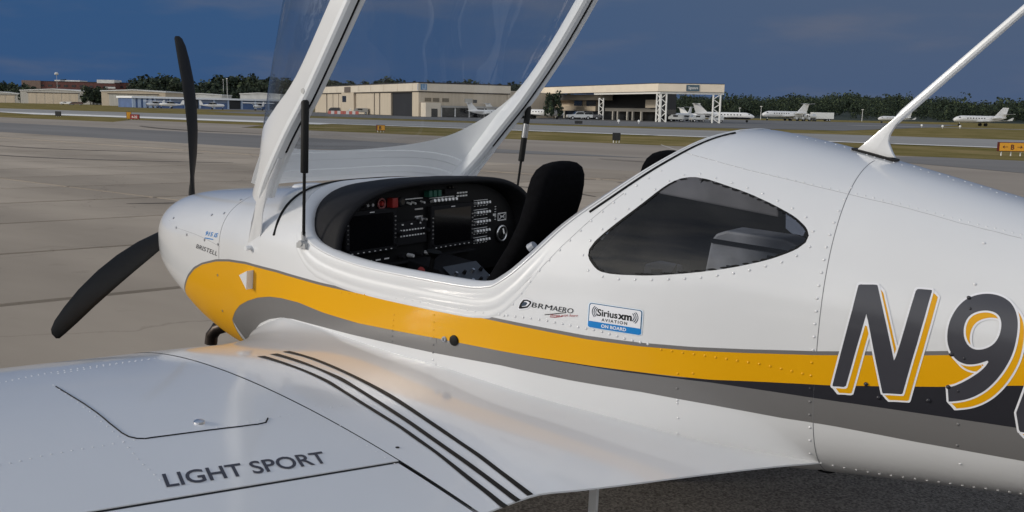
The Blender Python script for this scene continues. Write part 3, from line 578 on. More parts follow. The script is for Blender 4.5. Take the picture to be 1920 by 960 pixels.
# ---- cockpit tub
Sl = np.concatenate([np.linspace(1.30, 1.6, 16), np.linspace(1.63, 2.9, 50), np.linspace(2.92, 3.27, 12)]); V_, nA = [], 40
for s in Sl:
    am = ang_max(s)
    if am < math.pi/2-.01: am *= .97
    A = np.linspace(-math.pi/2, am, nA); y, z = fus_pt(np.full(nA, s), A); k = .955
    for yy_, zz_ in zip(y, z): V_.append((-s, yy_*k-.01, .62+(zz_-.62)*.985 if zz_ < 1.3 else zz_-.012))
Fl = grid_faces(len(Sl), nA)
def keep(f):
    c_ = np.mean([V_[i] for i in f], 0); return poly_sdf(np.array(-c_[0]), np.array(c_[2]), WIN) > .012
Fl = [f for f in Fl if keep(f)]
mesh('cockpit_lining', V_, Fl, M_lin, AC, smooth=True); mesh('cockpit_lining', [(x, -y, z) for x, y, z in V_], Fl, M_lin, AC, smooth=True)
mb = MB(); mb.prism([(y, z) for y, z in zip(*[np.r_[a_, b_] for a_, b_ in ((fus_pt(np.full(20, 3.27), np.linspace(-1.25, 1.45, 20))[0]*.93, -fus_pt(np.full(20, 3.27), np.linspace(1.45, -1.25, 20))[0]*.93), (fus_pt(np.full(20, 3.27), np.linspace(-1.25, 1.45, 20))[1]*.985, fus_pt(np.full(20, 3.27), np.linspace(1.45, -1.25, 20))[1]*.985))])], 'x', -3.29, -3.275); mb.build('rear_bulkhead', M_lin, AC)
mb = MB(); mb.box(-2.9, -1.4, -.56, .56, .70, .72); mb.build('cockpit_floor', M_lin, AC)
# baggage shelf with a pale cover, seen through the quarter windows
mb = MB(); mb.box(-3.24, -2.72, -.41, .41, 1.02, 1.04); mb.build('baggage_shelf', M_lin, AC)
M_head = mat('headliner', (.17, .17, .185), .6, var=.3, vscale=6)
mb = MB(); mb.prism([(-2.26, 1.0), (-2.26, 1.231), (-2.337, 1.328), (-2.424, 1.374), (-2.496, 1.43), (-2.938, 1.385), (-2.941, 1.334), (-3.007, 1.288), (-2.921, 1.0)], 'y', -.24, -.20); mb.build('cabin_divider', M_seat, AC)
mb = MB(); mb.prism([(-2.50, 1.424), (-2.94, 1.376), (-2.93, 1.50), (-2.56, 1.57)], 'y', -.21, -.17); mb.build('headliner', M_head, AC, False, .006)
mb = MB(); mb.prism([(-2.835, 1.32), (-2.850, 1.340), (-2.884, 1.353), (-3.061, 1.345), (-3.11, 1.33), (-3.08, 1.303), (-2.95, 1.10), (-2.80, 1.10)], 'y', -.02, .11); mb.build('baggage_cover', M_shadeg, AC, False, .008)
mb = MB(); mb.prism([(-2.836, 1.325), (-3.075, 1.312), (-3.078, 1.300), (-2.835, 1.312)], 'y', .11, .118); mb.build('cover_strap', M_lin, AC)
mb = MB(); mb.prism([(-2.736, 1.10), (-2.736, 1.229), (-2.741, 1.262), (-2.781, 1.275), (-2.850, 1.270), (-2.881, 1.10)], 'y', .33, .36); mb.build('seat_bracket', M_head, AC, False, .006)
mb = MB(); mb.prism([(-2.765, 1.21), (-2.765, 1.25), (-2.800, 1.255), (-2.800, 1.212)], 'y', .36, .363); mb.build('bracket_slot', M_lin, AC)
# ---- glareshield hood and instrument panel
def arch(hw, zb, ztop, n=41, p=2.5):
    r = []
    for k in range(n):
        a = math.pi*k/(n-1); c_, s_ = math.cos(a), math.sin(a)
        r.append((hw*math.copysign(abs(c_)**(2/p), c_), zb+(ztop-zb)*abs(s_)**(2/p)))
    return r
rings = [(-1.275, .34, 1.30, 1.402, 2.3), (-1.34, .44, 1.24, 1.412, 2.4), (-1.42, .505, 1.19, 1.424, 2.6), (-1.52, .560, 1.15, 1.433, 3.0), (-1.62, .592, 1.12, 1.437, 3.3), (-1.665, .598, 1.11, 1.436, 3.4), (-1.68, .594, 1.11, 1.431, 3.4), (-1.682, .584, 1.11, 1.422, 3.4), (-1.675, .572, 1.11, 1.414, 3.4), (-1.60, .556, 1.11, 1.405, 3.4), (-1.59, .553, 1.11, 1.403, 3.4)]
V_ = [(x, y, z) for x, hw, zb, zt, p in rings for y, z in arch(hw, zb, zt, 41, p)]
mesh('glareshield', V_, grid_faces(len(rings), 41, True), M_dash, AC, smooth=True)
PN = empty('instrument_panel', (-1.60, 0, 0)); PN.parent = AC
mb = MB(); mb.prism(arch(.556, 1.03, 1.405, 41, 3.4), 'x', 0, .02); mb.build('panel_face', M_panel, PN)
def pbox(name, y0, y1, z0, z1, d0, d1, m, par=None, bevel=0):   # boxes standing out of the panel face towards the pilot
    mb = MB(); mb.box(-d1, -d0, min(y0, y1), max(y0, y1), z0, z1); return mb.build(name, m, par or PN, bevel=bevel)
def knob(y, z, r, h, m=M_dash, name='knob', par=None):
    mb = MB(); mb.tube([(0, y, z), (-h*.7, y, z), (-h, y, z)], [r, r*.95, r*.7], 12); return mb.build(name, m, par or PN, True)
for y0, y1, z0, z1 in ((.235, .495, 1.175, 1.335), (-.225, .04, 1.15, 1.325)):
    d_ = pbox('display', y0, y1, z0, z1, 0, .022, M_dash, bevel=.005)
    pbox('screen', y0+.018, y1-.018, z0+.018, z1-.016, .022, .0225, M_screen, d_)
    pbox('bezel_mark', (y0+y1)/2-.012, (y0+y1)/2+.012, z1-.010, z1-.007, .022, .0226, M_ink, d_)
    for sd_ in (y0+.009, y1-.009):
        for k in range(6): pbox('soft_key', sd_-.0035, sd_+.0035, z0+.045+k*.016, z0+.050+k*.016, .022, .0245, M_alu, d_)
    for k in range(8): pbox('key_label', y0+.03+k*(y1-y0-.06)/7-.004, y0+.03+k*(y1-y0-.06)/7+.004, z0+.006, z0+.009, .022, .0226, M_ink, d_)
    for k in range(2): knob(y1-.008 if k else y0+.008, z0+.02, .006, .035, M_dash, 'knob', d_)
rowz = [1.315, 1.275, 1.236, 1.197, 1.158]
for z in rowz:
    r_ = empty('switch_row', (-.001, -.292, z)); r_.parent = PN
    mb = MB(); mb.box(-.004, 0, -.05, .05, -.015, .015); mb.build('row_plate', M_panel, r_)
    mb = MB(); mb.box(-.0046, -.0041, -.047, .047, .0115, .0135); mb.build('row_line', M_ink, r_)
    for k in range(5):
        mb = MB(); y = -.040+k*.020; mb.tube([(-.004, y, 0), (-.012, y, .001), (-.024, y, .004)], [.0062, .0050, .0060], 8); mb.build('toggle', M_tog, r_, True)
        mb = MB(); mb.box(-.0046, -.0041, y-.005, y+.005, -.0125, -.0098); mb.build('row_label', M_ink, r_)
r_ = empty('switch_row', (-.001, -.168, 1.362)); r_.parent = PN
for k in range(4):
    for j in range(2): mb = MB(); mb.box(-.004, 0, -.034+k*.018, -.022+k*.018, -.012+j*.013, -.006+j*.013); mb.build('annunciator', M_ink, r_)
r_ = empty('switch_row', (-.001, -.045, 1.347)); r_.parent = PN
mb = MB(); mb.box(-.003, 0, -.075, .075, .006, .009); mb.build('row_line', M_ink, r_)
for k in range(7): mb = MB(); y = -.066+k*.022; mb.tube([(0, y, -.006), (-.024, y, 0)], [.005, .0068], 8); mb.build('toggle', M_tog, r_, True)
r_ = empty('switch_row', (-.001, .120, 1.352)); r_.parent = PN
mb = MB(); mb.box(-.003, 0, -.05, .05, .006, .009); mb.build('row_line', M_ink, r_)
for k in range(4): mb = MB(); y = -.04+k*.026; mb.tube([(0, y, -.006), (-.020, y-.003, -.010)], [.0035, .0045], 8); mb.build('toggle', M_tog if k != 1 else M_dash, r_, True)
for k in range(3): pbox('guarded_switch', .062-k*.027, .042-k*.027, 1.362, 1.388, 0, .030, M_grn, bevel=.003)
pbox('radio', -.13, -.055, 1.365, 1.386, 0, .01, M_dash, bevel=.003)
for z0, z1 in ((1.312, 1.322), (1.283, 1.300)): pbox('placard', .066, .112, z0+.002, z0+.008, 0, .001, M_alu)
for z in (1.278,):
    for k in range(2): knob(.075+.026*k, z, .006, .03, M_chr)
rad = pbox('radio_stack', .055, .225, 1.185, 1.275, 0, .012, M_dash, bevel=.004)
for j in range(3):
    for k in range(9 if j else 3): pbox('key', .070+k*.016 if j else .09+k*.05, .078+k*.016 if j else .098+k*.05, 1.262-j*.022, 1.267-j*.022, .012, .0145, M_ink, rad)
for y, z in ((.066, 1.235), (.214, 1.235)): knob(y, z, .010, .035, M_dash, 'knob', rad)
# red ringed push button and red guard, upper left
mb = MB(); n_ = 24; V_ = []; 
for k in range(n_):
    a = 2*math.pi*k/n_
    for j in range(6): bq = 2*math.pi*j/6; rr = .018+.004*math.cos(bq); V_.append((-.006-.004*math.sin(bq), .300+rr*math.cos(a), 1.352+rr*math.sin(a)))
Fr = [(k*6+j, ((k+1) % n_)*6+j, ((k+1) % n_)*6+(j+1) % 6, k*6+(j+1) % 6) for k in range(n_) for j in range(6)]
mesh('button_ring', V_, Fr, mat('dull_red_ring', (.25, .08, .08), .4), PN, smooth=True); knob(.300, 1.352, .010, .014, M_red, 'push_button')
pbox('guarded_switch', .238, .268, 1.335, 1.372, 0, .032, M_red, bevel=.004)
pbox('hour_meter', .415, .465, 1.336, 1.352, 0, .008, mat('meter_face', (.07, .07, .075), .4), bevel=.002)
for k in range(2): knob(.385-.025*k, 1.352, .008, .022, M_chr)
# vent ring with black eyeball, placard with a crossed figure
V_ = [(-.008-.005*math.sin(bq), -.440+(.033+.006*math.cos(bq))*math.cos(a), 1.172+(.033+.006*math.cos(bq))*math.sin(a)) for a in [2*math.pi*k/n_ for k in range(n_)] for bq in [2*math.pi*j/6 for j in range(6)]]
mesh('vent_ring', V_, Fr, M_chr, PN, smooth=True); knob(-.440, 1.172, .026, .012, M_rub, 'air_vent')
mb = MB(); mb.tube([(-.014, -.440, 1.150), (-.020, -.440, 1.172), (-.014, -.440, 1.194)], .003, 6); mb.build('vent_flap', M_chr, PN)
pl = pbox('warning_placard', -.478, -.418, 1.228, 1.262, 0, .0012, M_ink); pbox('placard_field', -.474, -.422, 1.232, 1.258, .0012, .0016, M_panel, pl)
mb = MB(); mb.tube([(-.002, -.470, 1.234), (-.002, -.426, 1.256)], .0016, 4); mb.tube([(-.002, -.470, 1.256), (-.002, -.426, 1.234)], .0016, 4); mb.tube([(-.002, -.462, 1.245), (-.002, -.434, 1.245)], .0022, 4); mb.build('placard_cross', M_ink, pl)
pbox('placard', -.405, -.385, 1.252, 1.262, 0, .001, M_ink)
for y, z, r in ((.190, 1.352, .020), (-.085, 1.392, .006), (-.105, 1.392, .006)):
    knob(y, z, r, .010, M_dash, 'gauge'); knob(y, z, r*.8, .0105, M_screen, 'gauge_face')
for k in range(5): pbox('placard', .46-.045*k, .435-.045*k, 1.140, 1.145, 0, .001, M_ink)
for k in range(4): knob(.20-.05*k, 1.142, .008, .03, M_tog if k % 2 else M_dash)
for k in range(6): pbox('breaker_label', -.405+.0*k, -.395, 1.29-.011*k, 1.293-.011*k, 0, .001, M_ink)
pbox('lower_edge', .05, .50, 1.118, 1.126, 0, .03, M_dash, bevel=.002); pbox('lower_edge', -.23, .02, 1.122, 1.130, 0, .03, M_dash, bevel=.002)
# centre console: throttle quadrant and keypad
CN = empty('centre_console', (-1.72, .06, 1.06)); CN.parent = AC
mb = MB(); mb.prism([(.10, -.30), (-.22, -.30), (-.22, -.06), (-.06, .05), (.10, .07)], 'y', -.12, .12); mb.build('console_body', M_dash, CN, True, .01)
kp = mesh('keypad', [(-.215, -.10, -.045), (-.215, .10, -.045), (-.065, .10, .058), (-.065, -.10, .058)], [(0, 1, 2, 3)], mat('keypad_grey', (.05, .055, .065), .5), CN)
for i in range(3):
    for j in range(4):
        t = .18+.27*i; y = -.075+.05*j; x = -.215+.15*t; z = -.045+.103*t
        mb = MB(); mb.tube([(x, y, z), (x-.008, y, z+.012)], [.008, .006], 8); mb.build('key', M_alu if (i+j) % 2 else M_dash, kp, True)
for y, z in ((.10, -.01), (-.09, -.06)):
    mb = MB(); mb.tube([(-.20, y, z), (-.25, y, z+.02), (-.262, y, z+.024)], [.012, .022, .018], 12); mb.build('control_knob', M_alu, CN, True)
mb = MB(); mb.tube([(-.05, .16, .0), (-.07, .16, .10), (-.075, .16, .125)], [.008, .009, .03], 10); mb.build('throttle_lever', M_rub, CN, True)
mb = MB(); mb.tube([(-.02, .20, .03), (-.06, .21, .06)], [.010, .014], 8); mb.build('red_lever', M_red, CN, True)
mb = MB(); mb.tube([(-.22, -.20, -.06), (-.24, -.30, -.04), (-.25, -.34, -.04)], [.012, .012, .012], 8); mb.build('park_brake', M_chr, CN, True)
for y in (-.27, .27):   # sticks
    mb = MB(); mb.tube([(-1.86, y, .72), (-1.84, y, .95), (-1.87, y, 1.06)], [.011, .011, .022], 8); mb.build('control_stick', M_rub, AC, True)
# ---- seats
def seat(yc, xo=0, zo=0):
    S_ = empty('seat', (-2.1+xo, yc, .8+zo)); S_.parent = AC
    # back: rounded slab lofted up a reclined spine: (x, z, half width, half depth)
    sp = [(.05, .12, .215, .06), (-.03, .24, .175, .06), (-.11, .36, .152, .055), (-.175, .47, .140, .05), (-.215, .55, .136, .048), (-.235, .61, .134, .050), (-.245, .66, .131, .050), (-.251, .695, .123, .048), (-.255, .720, .106, .042), (-.257, .736, .076, .032), (-.258, .743, .040, .016), (-.258, .745, .005, .004)]
    V_ = []
    for x, z, hw, hd_ in sp:
        for k in range(20):
            a = 2*math.pi*k/20; c_, s_ = math.cos(a), math.sin(a); V_.append((x-hd_*math.copysign(abs(s_)**.7, s_)*.95, hw*math.copysign(abs(c_)**.55, c_), z+hd_*.10*math.copysign(abs(s_)**.7, s_)))
    mesh('backrest', V_, grid_faces(len(sp), 20, wrap=True), M_seat, S_, smooth=True)
    mb = MB(); mb.box(-.02, .46, -.25, .25, .02, .13); mb.build('seat_cushion', M_seat, S_, True, .03)
    mb = MB(); mb.box(-.03, .45, -.24, .24, -.08, .015); mb.build('seat_base', M_lin, S_)
seat(.245); seat(-.275, -.115, .028)
mb = MB(); mb.tube([(-2.44, .52, 1.295), (-2.455, .52, 1.308)], [.016, .012], 10); mb.build('belt_reel', M_shadeg, AC, True)
# ---- canopy, hinged at its front and standing open
CY = empty('canopy', (0, 0, 0)); CY.parent = AC
A_ = np.concatenate([np.linspace(.13, .5, 40), np.linspace(.52, 1.75, 50)]); PH = np.linspace(0, math.pi, 97); AA, PP = np.meshgrid(A_, PH, indexing='ij')
a_, y_, u_ = can_pt(AA, PP); g = (u_-F_cub(AA))-F_ce(AA)
def canopy_part(name, gg, m, off=0):
    P, F = clip_grid(AA, PP, gg); a, y, u = can_pt(P[:, 0], P[:, 1]); k = 1-off/.5
    return mesh(name, np.stack(can_open(a, y*k, u-off*.6), -1), F, m, CY, smooth=True)
canopy_part('canopy_glass', g, M_glass)
canopy_part('canopy_frame', -g+.002, M_white)
canopy_part('frame_inside', -g+.012, M_white2, .012)
# stiffening ledges across the inside of the skirt
for a0, a1, off in ((.155, .185, .0155), (.232, .262, .0150)):
    ph_ = np.linspace(.16, math.pi-.16, 60); V_ = []
    for ph in ph_:
        for a, o_ in ((a0-.006, .010), (a0, off), (a1, off), (a1+.006, .010)):
            ca, cy_, cu = can_pt(np.float64(a), np.float64(ph)); V_.append(can_open(float(ca), float(cy_)*(1-o_/.5), float(cu)-o_*.6))
    mesh('skirt_ledge', V_, grid_faces(60, 4), M_white2, CY, smooth=True, flat_angle=25)
# white inner rim: flange along both sills with a rounded edge
aa = np.linspace(.24, 1.75, 60)
for side in (1, -1):
    V_ = []
    for a in aa:
        b_, ub = float(F_cb(a)), float(F_cub(a))
        for dy, du in ((.004, .012), (.006, -.004), (.0, -.012), (-.010, -.014), (-.028, -.012), (-.032, -.004), (-.040, -.004), (-.046, -.010), (-.066, -.006), (-.074, .006), (-.070, .020), (-.045, .055), (-.022, min(float(F_ce(a)), .085)+.004)): V_.append(can_open(a, side*(b_+dy), ub+du))
    mesh('sill_flange', V_, grid_faces(60, 13, side > 0), M_white2, CY, smooth=True, flat_angle=28)
    mb = MB(); mb.tube([can_open(a, side*(float(F_cb(a))-.036), float(F_cub(a))-.006) for a in np.linspace(.47, 1.7, 40)], .0055, 6); mb.build('canopy_seal', M_rub, CY, True)
    # hinge arm, a flat tapered plate with a rounded end
    ol = [(.43, -.020), (.36, -.004), (.25, -.002), (.12, -.012), (.03, -.020), (-.01, -.035), (-.012, -.062), (.01, -.080), (.05, -.086), (.09, -.078), (.20, -.052), (.33, -.046), (.45, -.060)]
    ym = [.628, .622, .61, .598, .588, .586, .586, .586, .588, .592, .604, .62, .63]
    V_ = [can_open(a, side*(float(F_cb(max(a, .0)))+.007-.012*min(1, max(0, (a-.22)/.2))), u) for (a, u), y in zip(ol, ym)]+[can_open(a, side*(y-.022), u) for (a, u), y in zip(ol, ym)]; n_ = len(ol)
    mb = MB(); mb.add(V_, [tuple(range(n_)), tuple(range(n_, 2*n_))[::-1]]+[(i, (i+1) % n_, n_+(i+1) % n_, n_+i) for i in range(n_)]); mb.build('hinge_arm', M_white, CY, True, .004)
    p = Vector(can_open(.035, side*.598, -.055)); mb = MB(); mb.tube([p-Vector((0, side*.03, 0)), p+Vector((0, side*.003, 0))], .009, 10); mb.build('hinge_bolt', M_white2, CY, True)
    # gas strut: rod, cylinder and the two end fittings
    b0 = Vector((-1.540, side*.618, 1.240)); b1 = Vector((-1.593, side*.647, 1.753)); dv = b1-b0
    GS = empty('gas_strut', b0); GS.parent = AC
    mb = MB(); mb.tube([(0, 0, 0), dv*.48], .0055, 8); mb.build('strut_rod', M_rub, GS, True)
    mb = MB(); mb.tube([dv*.46, dv*.465, dv*.93, dv*.95], [.006, .0135, .0135, .007], 12); mb.build('strut_cylinder', M_rub, GS, True)
    if side < 0: mb = MB(); mb.tube([dv*.67, dv*.79], .0142, 12); mb.build('strut_label', M_alu, GS, True)
    mb = MB(); mb.tube([dv*.94, dv*1.02], .006, 8); mb.tube([dv*1.0+Vector((0, -.012, 0)), dv*1.0+Vector((0, .012, 0))], .009, 8); mb.build('strut_end', M_zinc, GS, True)
    mb = MB(); mb.box(-.022, .022, -.014, .014, -.026, -.008); mb.tube([(0, -.016, -.008), (0, .018, -.008)], .010, 10); mb.tube([(0, 0, -.02), (0, 0, .03)], .0075, 8); mb.build('strut_bracket', M_zinc, GS, True, 0)
# ---- hood top: filler door bulge and antenna puck
mb = MB()
V_ = []; n_ = 24
for rr, h in ((1, 0), (.97, .008), (.85, .014), (.5, .0165), (.05, .017)):
    for k in range(n_):
        a = 2*math.pi*k/n_; V_.append((-.98+.05*rr*math.sin(a), .10+.085*rr*math.cos(a), 1.358+h*1.3))
mesh('antenna_puck', V_, grid_faces(5, n_, wrap=True), M_white, AC, smooth=True)
# ---- propeller
PR = empty('propeller', (0, 0, 1.15)); PR.parent = AC
def blade(ang):
    rr = np.array([.06, .12, .2, .3, .42, .54, .66, .76, .83, .865, .876]); ch = np.array([.06, .062, .082, .105, .118, .120, .112, .098, .080, .060, .030]); tw = np.radians(np.interp(rr, [.06, .3, .876], [52, 33, 15]))
    tw = -tw; swp = np.array([0, -.004, -.014, -.026, -.034, -.034, -.026, -.012, 0, .010, .014]); V_ = []
    e = Vector((0, -math.cos(ang), math.sin(ang))); t = Vector((0, math.sin(ang), math.cos(ang)))       # along the blade / rotation direction
    for r, c_, q, w in zip(rr, ch*.93, tw, swp):
        th = c_*(.16-.07*r) if r > .15 else .03
        for k in range(14):
            a = 2*math.pi*k/14; cx = c_/2*math.cos(a); tz = th/2*math.sin(a)*(1 if math.cos(a) < .5 else .9)
            V_.append(e*r+t*((cx*math.cos(q)-tz*math.sin(q))+w)+Vector((1, 0, 0))*(-cx*math.sin(q)*-1*.999+tz*math.cos(q)))
    F_ = grid_faces(len(rr), 14, wrap=True)+[tuple((len(rr)-1)*14+k for k in range(14))]
    mb = MB(); mb.add(V_, F_); mb.build('propeller_blade', M_prop, PR, True, 0, 60)
for k in range(3): blade(math.radians(92.47+120*k))
rg = [(-.05, .09), (.0, .09), (.04, .08), (.07, .06), (.09, .034), (.1, .004)]
mesh('spinner', [(x, r*math.cos(2*math.pi*k/24), r*math.sin(2*math.pi*k/24)) for x, r in rg for k in range(24)], grid_faces(len(rg), 24, wrap=True), M_white, PR, smooth=True)
# exhaust stub under the cowl
mb = MB(); mb.tube([(-.62, .10, .74), (-.52, .17, .705), (-.455, .205, .680), (-.43, .215, .645), (-.425, .218, .605)], [.03, .03, .03, .029, .029], 14, False); mb.tube([(-.425, .218, .606), (-.43, .214, .65)], .025, 14, False); mb.build('exhaust_pipe', M_exh, AC, True)
# cowl exit lip under the belly
mb = MB(); mb.prism([(-.70, .62), (-1.12, .60), (-1.12, .615), (-.70, .66)], 'y', -.26, .26); mb.build('cowl_lip', M_yel, AC)
# ---- wing: left panel and its mirror, fairing, flap
def loft_wing(side):
    qs = (1-np.cos(np.linspace(0, math.pi, 46)))/2
    # fairing, upper and lower skins
    yf = np.concatenate([np.linspace(0, .25, 14)**1.0, np.linspace(.27, 1, 26)]);
    qf = np.concatenate([np.linspace(0, 1, 70)**1.7])
    up, lo = [], []
    for q in qf:
        for t in yf:
            # inner edge follows the fuselage side, outer edge the wing joint or the free trailing edge
            s_in = 1.06+q*(3.32-1.06)
            y0 = float(F_cy(np.clip(s_in, 1.0, 3.4)))-.012
            y = y0+t*(SEAM-y0); le, te = float(F_le(y)), float(F_te(y)); 
            s = le+q*(te-le)
            up.append((s, y))
    up = np.array(up); zt_ = fair_z(up[:, 0], up[:, 1]); zl_ = np.minimum(fair_z(up[:, 0], up[:, 1], False), zt_-.004)
    n1, n2 = len(qf), len(yf)
    mesh('wing_root_fairing', np.stack([-up[:, 0], side*up[:, 1], zt_], -1), grid_faces(n1, n2, side > 0), M_white, AC, smooth=True)
    V_ = list(np.stack([-up[:, 0], side*up[:, 1], zl_], -1))
    mesh('fairing_underside', V_, grid_faces(n1, n2, side < 0), M_white, AC, smooth=True)
    # trailing edge strip closes the thin rear edge
    te_i = [(n1-1)*n2+j for j in range(n2)]; Vt = [(-up[i, 0], side*up[i, 1], zt_[i]) for i in te_i]+[(-up[i, 0], side*up[i, 1], zl_[i]) for i in te_i]
    mesh('fairing_edge', Vt, [(j, j+1, n2+j+1, n2+j) for j in range(n2-1)], M_white, AC)
    # main panel
    ys_ = np.concatenate([np.linspace(SEAM+.0035, 1.6, 14), np.linspace(1.66, 3.9, 40)]); 
    def panel(name, f0, f1, ys, m=M_white, drop=0):
        U, L = [], []
        for y in ys:
            s0, s1 = f0(y), f1(y)
            for q in qs: s = s0+(s1-s0)*(q if f0 is not w_le else q**1.4); U.append((-s, side*y, float(wing_z(s, y))-drop)); L.append((-s, side*y, float(wing_z(s, y, False))-.001+drop))
        n, m_ = len(ys), len(qs); F_ = grid_faces(n, m_, side < 0)+[tuple(i+n*m_ for i in f) for f in grid_faces(n, m_, side > 0)]
        k = n*m_
        for i in range(n-1): a, b_ = i*m_+m_-1, (i+1)*m_+m_-1; F_.append((a, b_, k+b_, k+a)); a, b_ = i*m_, (i+1)*m_; F_.append((a, k+a, k+b_, b_))
        for r in (0, n-1):
            F_ += [(r*m_+j, r*m_+j+1, k+r*m_+j+1, k+r*m_+j) for j in range(m_-1)]
        return mesh(name, U+L, F_, m, AC, smooth=True, flat_angle=40)
    hg = lambda y: float(hinge_s(y)); te = lambda y: float(w_le(y)+w_chord(y))
    panel('wing', w_le, lambda y: hg(y)-.0045, ys_)
    panel('flap', lambda y: hg(y)+.0045, te, np.concatenate([np.linspace(SEAM+.012, 1.8, 12), np.linspace(1.9, 2.6, 8)]), M_white, .001)
    panel('aileron', lambda y: hg(y)+.0045, te, np.linspace(2.606, 3.88, 20), M_white, .001)
    V_ = []
    for y in ys_: s = hg(y); z = float(wing_z(s, y)); V_ += [(-s+.0046, side*y, z-.0012), (-s-.0046, side*y, z-.0016)]
    mesh('hinge_gap', V_, grid_faces(len(ys_), 2), M_rub, AC)
    sv = np.linspace(1.46, 2.83, 50); V_ = []
    for s in sv: z = float(wing_z(s, SEAM)); V_ += [(-s, side*(SEAM-.003), z-.0014), (-s, side*(SEAM+.0045), z-.0008)]
    mesh('joint_gap', V_, grid_faces(50, 2), M_rub, AC)
loft_wing(1); loft_wing(-1)
# black stripes on the fairing
for k in range(3):
    outer, inner = DATA['blk'][2*k], DATA['blk'][2*k+1]; n_ = 60; V_ = []
    def rs(q):
        q = np.array(q); d_ = np.r_[0, np.cumsum(np.hypot(*np.diff(q, axis=0).T))]; t = np.linspace(0, d_[-1], n_); f1 = curve(d_, q[:, 0]); f2 = curve(d_, q[:, 1]); return f1(t), f2(t)
    (s0, y0), (s1, y1) = rs(outer), rs(inner)
    for i in range(n_):
        for t in (0, .25, .5, .75, 1): V_.append(tsurf(s0[i]+(s1[i]-s0[i])*t, y0[i]+(y1[i]-y0[i])*t, .0012))
    mesh('black_stripe', V_, grid_faces(n_, 5), M_blk, AC, smooth=True)
h = DATA['hatch']; seam('hatch_gap', h, .0022, M_rub, tsurf)
p = Vector(tsurf(*DATA['fuel'][0])); mb = MB(); mb.tube([p-Vector((0, 0, .002)), p+Vector((0, 0, .004)), p+Vector((0, 0, .007))], [.013, .0125, .008], 16); mb.build('hatch_fastener', M_chr, AC, True)
q = DATA['LS']; text_obj('wing_lettering', 'LIGHT SPORT', q[0], q[1], q[2], tsurf, .0012, mat('letter_grey', (.045, .045, .06), .5), AC, bold=.014)
wp, wn = [], []
for k, q in DATA['wriv'].items():
    for s, y in q: wp.append(tsurf(s, y, 0)); wn.append((0, -.08, 1))
domes('rivet', wp, wn, .0025, M_white, AC)
p = Vector(tsurf(*DATA['jointdot'][0])); mb = MB(); mb.tube([p, p+Vector((0, 0, .001))], .005, 10); mb.build('drain_hole', M_rub, AC)
# ---- antenna on the spine
AN = empty('whip_antenna', (-3.27, 0, 1.60)); AN.parent = AC
pl_ = [(.045, .012), (.02, .035), (-.01, .064), (-.04, .092), (-.075, .126), (-.095, .140), (-.078, .112), (-.055, .082), (-.042, .056), (-.040, .035), (-.052, .008), (-.062, -.008), (.0, -.006)]
mb = MB(); mb.prism(pl_, 'y', -.011, .011); mb.build('antenna_base', M_white, AN, True, .004)
mb = MB(); mb.prism([(.055, .016), (.0, .004), (-.066, -.012), (-.066, -.018), (.0, -.004), (.055, .008)], 'y', -.028, .028); mb.build('antenna_foot', M_rub, AN)
mb = MB(); mb.tube([(-.055, 0, .095), (-.075, 0, .118), (-.36, 0, .400), (-.62, 0, .66)], [.010, .0125, .010, .008], 10); mb.build('antenna_rod', M_white2, AN, True)
# ---- boarding step and main wheels under the wing
mb = MB(); mb.prism([(-2.72, .66), (-2.692, .66), (-2.682, .32), (-2.71, .32)], 'y', .535, .548); mb.build('boarding_step', M_white, AC, False, .003)
for side in (1, -1):
    GL = empty('main_gear', (-2.05, side*.5, .0)); GL.parent = AC
    mb = MB(); mb.tube([(0, -side*.05, .70), (0, side*.25, .42), (0, side*.42, .20)], [.045, .038, .032], 10); mb.build('gear_leg', M_white, GL, True)
    mb = MB(); mb.tube([(0, side*.42, .19), (0, side*.44, .19), (0, side*.54, .19), (0, side*.56, .19)], [.15, .185, .185, .15], 24); mb.build('tyre', M_rub, GL, True)
    mb = MB(); mb.tube([(0, side*.415, .19), (0, side*.565, .19)], .08, 16); mb.build('wheel_rim', M_alu, GL, True)
GL = empty('nose_gear', (-.45, 0, 0)); GL.parent = AC
mb = MB(); mb.tube([(-.1, 0, .72), (0, 0, .22)], .03, 10); mb.build('gear_leg', M_white, GL, True)
mb = MB(); mb.tube([(0, -.055, .18), (0, -.04, .18), (0, .04, .18), (0, .055, .18)], [.14, .175, .175, .14], 24); mb.build('tyre', M_rub, GL, True)
# ---------------------------------------------------------------- the airfield
def place(u, d):          # a ground point at depth d ahead of the standpoint, u across
    h = np.array((math.cos(math.radians(53.63)), -math.sin(math.radians(53.63)))); r = np.array((h[1], -h[0])); 
    q = np.array(CAM[:2])+h*d+r*d*.988*(u-960)/1742.7; return float(q[0]), float(q[1])
def rise(u, v, d):        # height of something seen at that depth
    return CAM[2]+d*((207.1+.0203*(u-960))-v)/(1742.7*1.0245)
M_conc = mat('apron_concrete', (.39, .328, .26), .85, spec=.12, var=.10, vscale=.7, detail=9, bump=.25, bscale=90, dist=.004, stretch=(.35, 1, 1))
t_ = M_conc.node_tree; b_ = t_.nodes['Principled BSDF']     # slabs differ a little from one another
oi = t_.nodes.new('ShaderNodeObjectInfo'); mr = t_.nodes.new('ShaderNodeMapRange'); mr.inputs[3].default_value = .88; mr.inputs[4].default_value = 1.10; t_.links.new(oi.outputs['Random'], mr.inputs[0])
n2 = t_.nodes.new('ShaderNodeTexNoise'); n2.inputs['Scale'].default_value = .13; n2.inputs['Detail'].default_value = 6; ge = t_.nodes.new('ShaderNodeNewGeometry'); mp = t_.nodes.new('ShaderNodeMapping'); mp.inputs['Scale'].default_value = (.5, 2.0, 1); mp.inputs['Rotation'].default_value = (0, 0, .9)
t_.links.new(ge.outputs['Position'], mp.inputs[0]); t_.links.new(mp.outputs[0], n2.inputs[0])
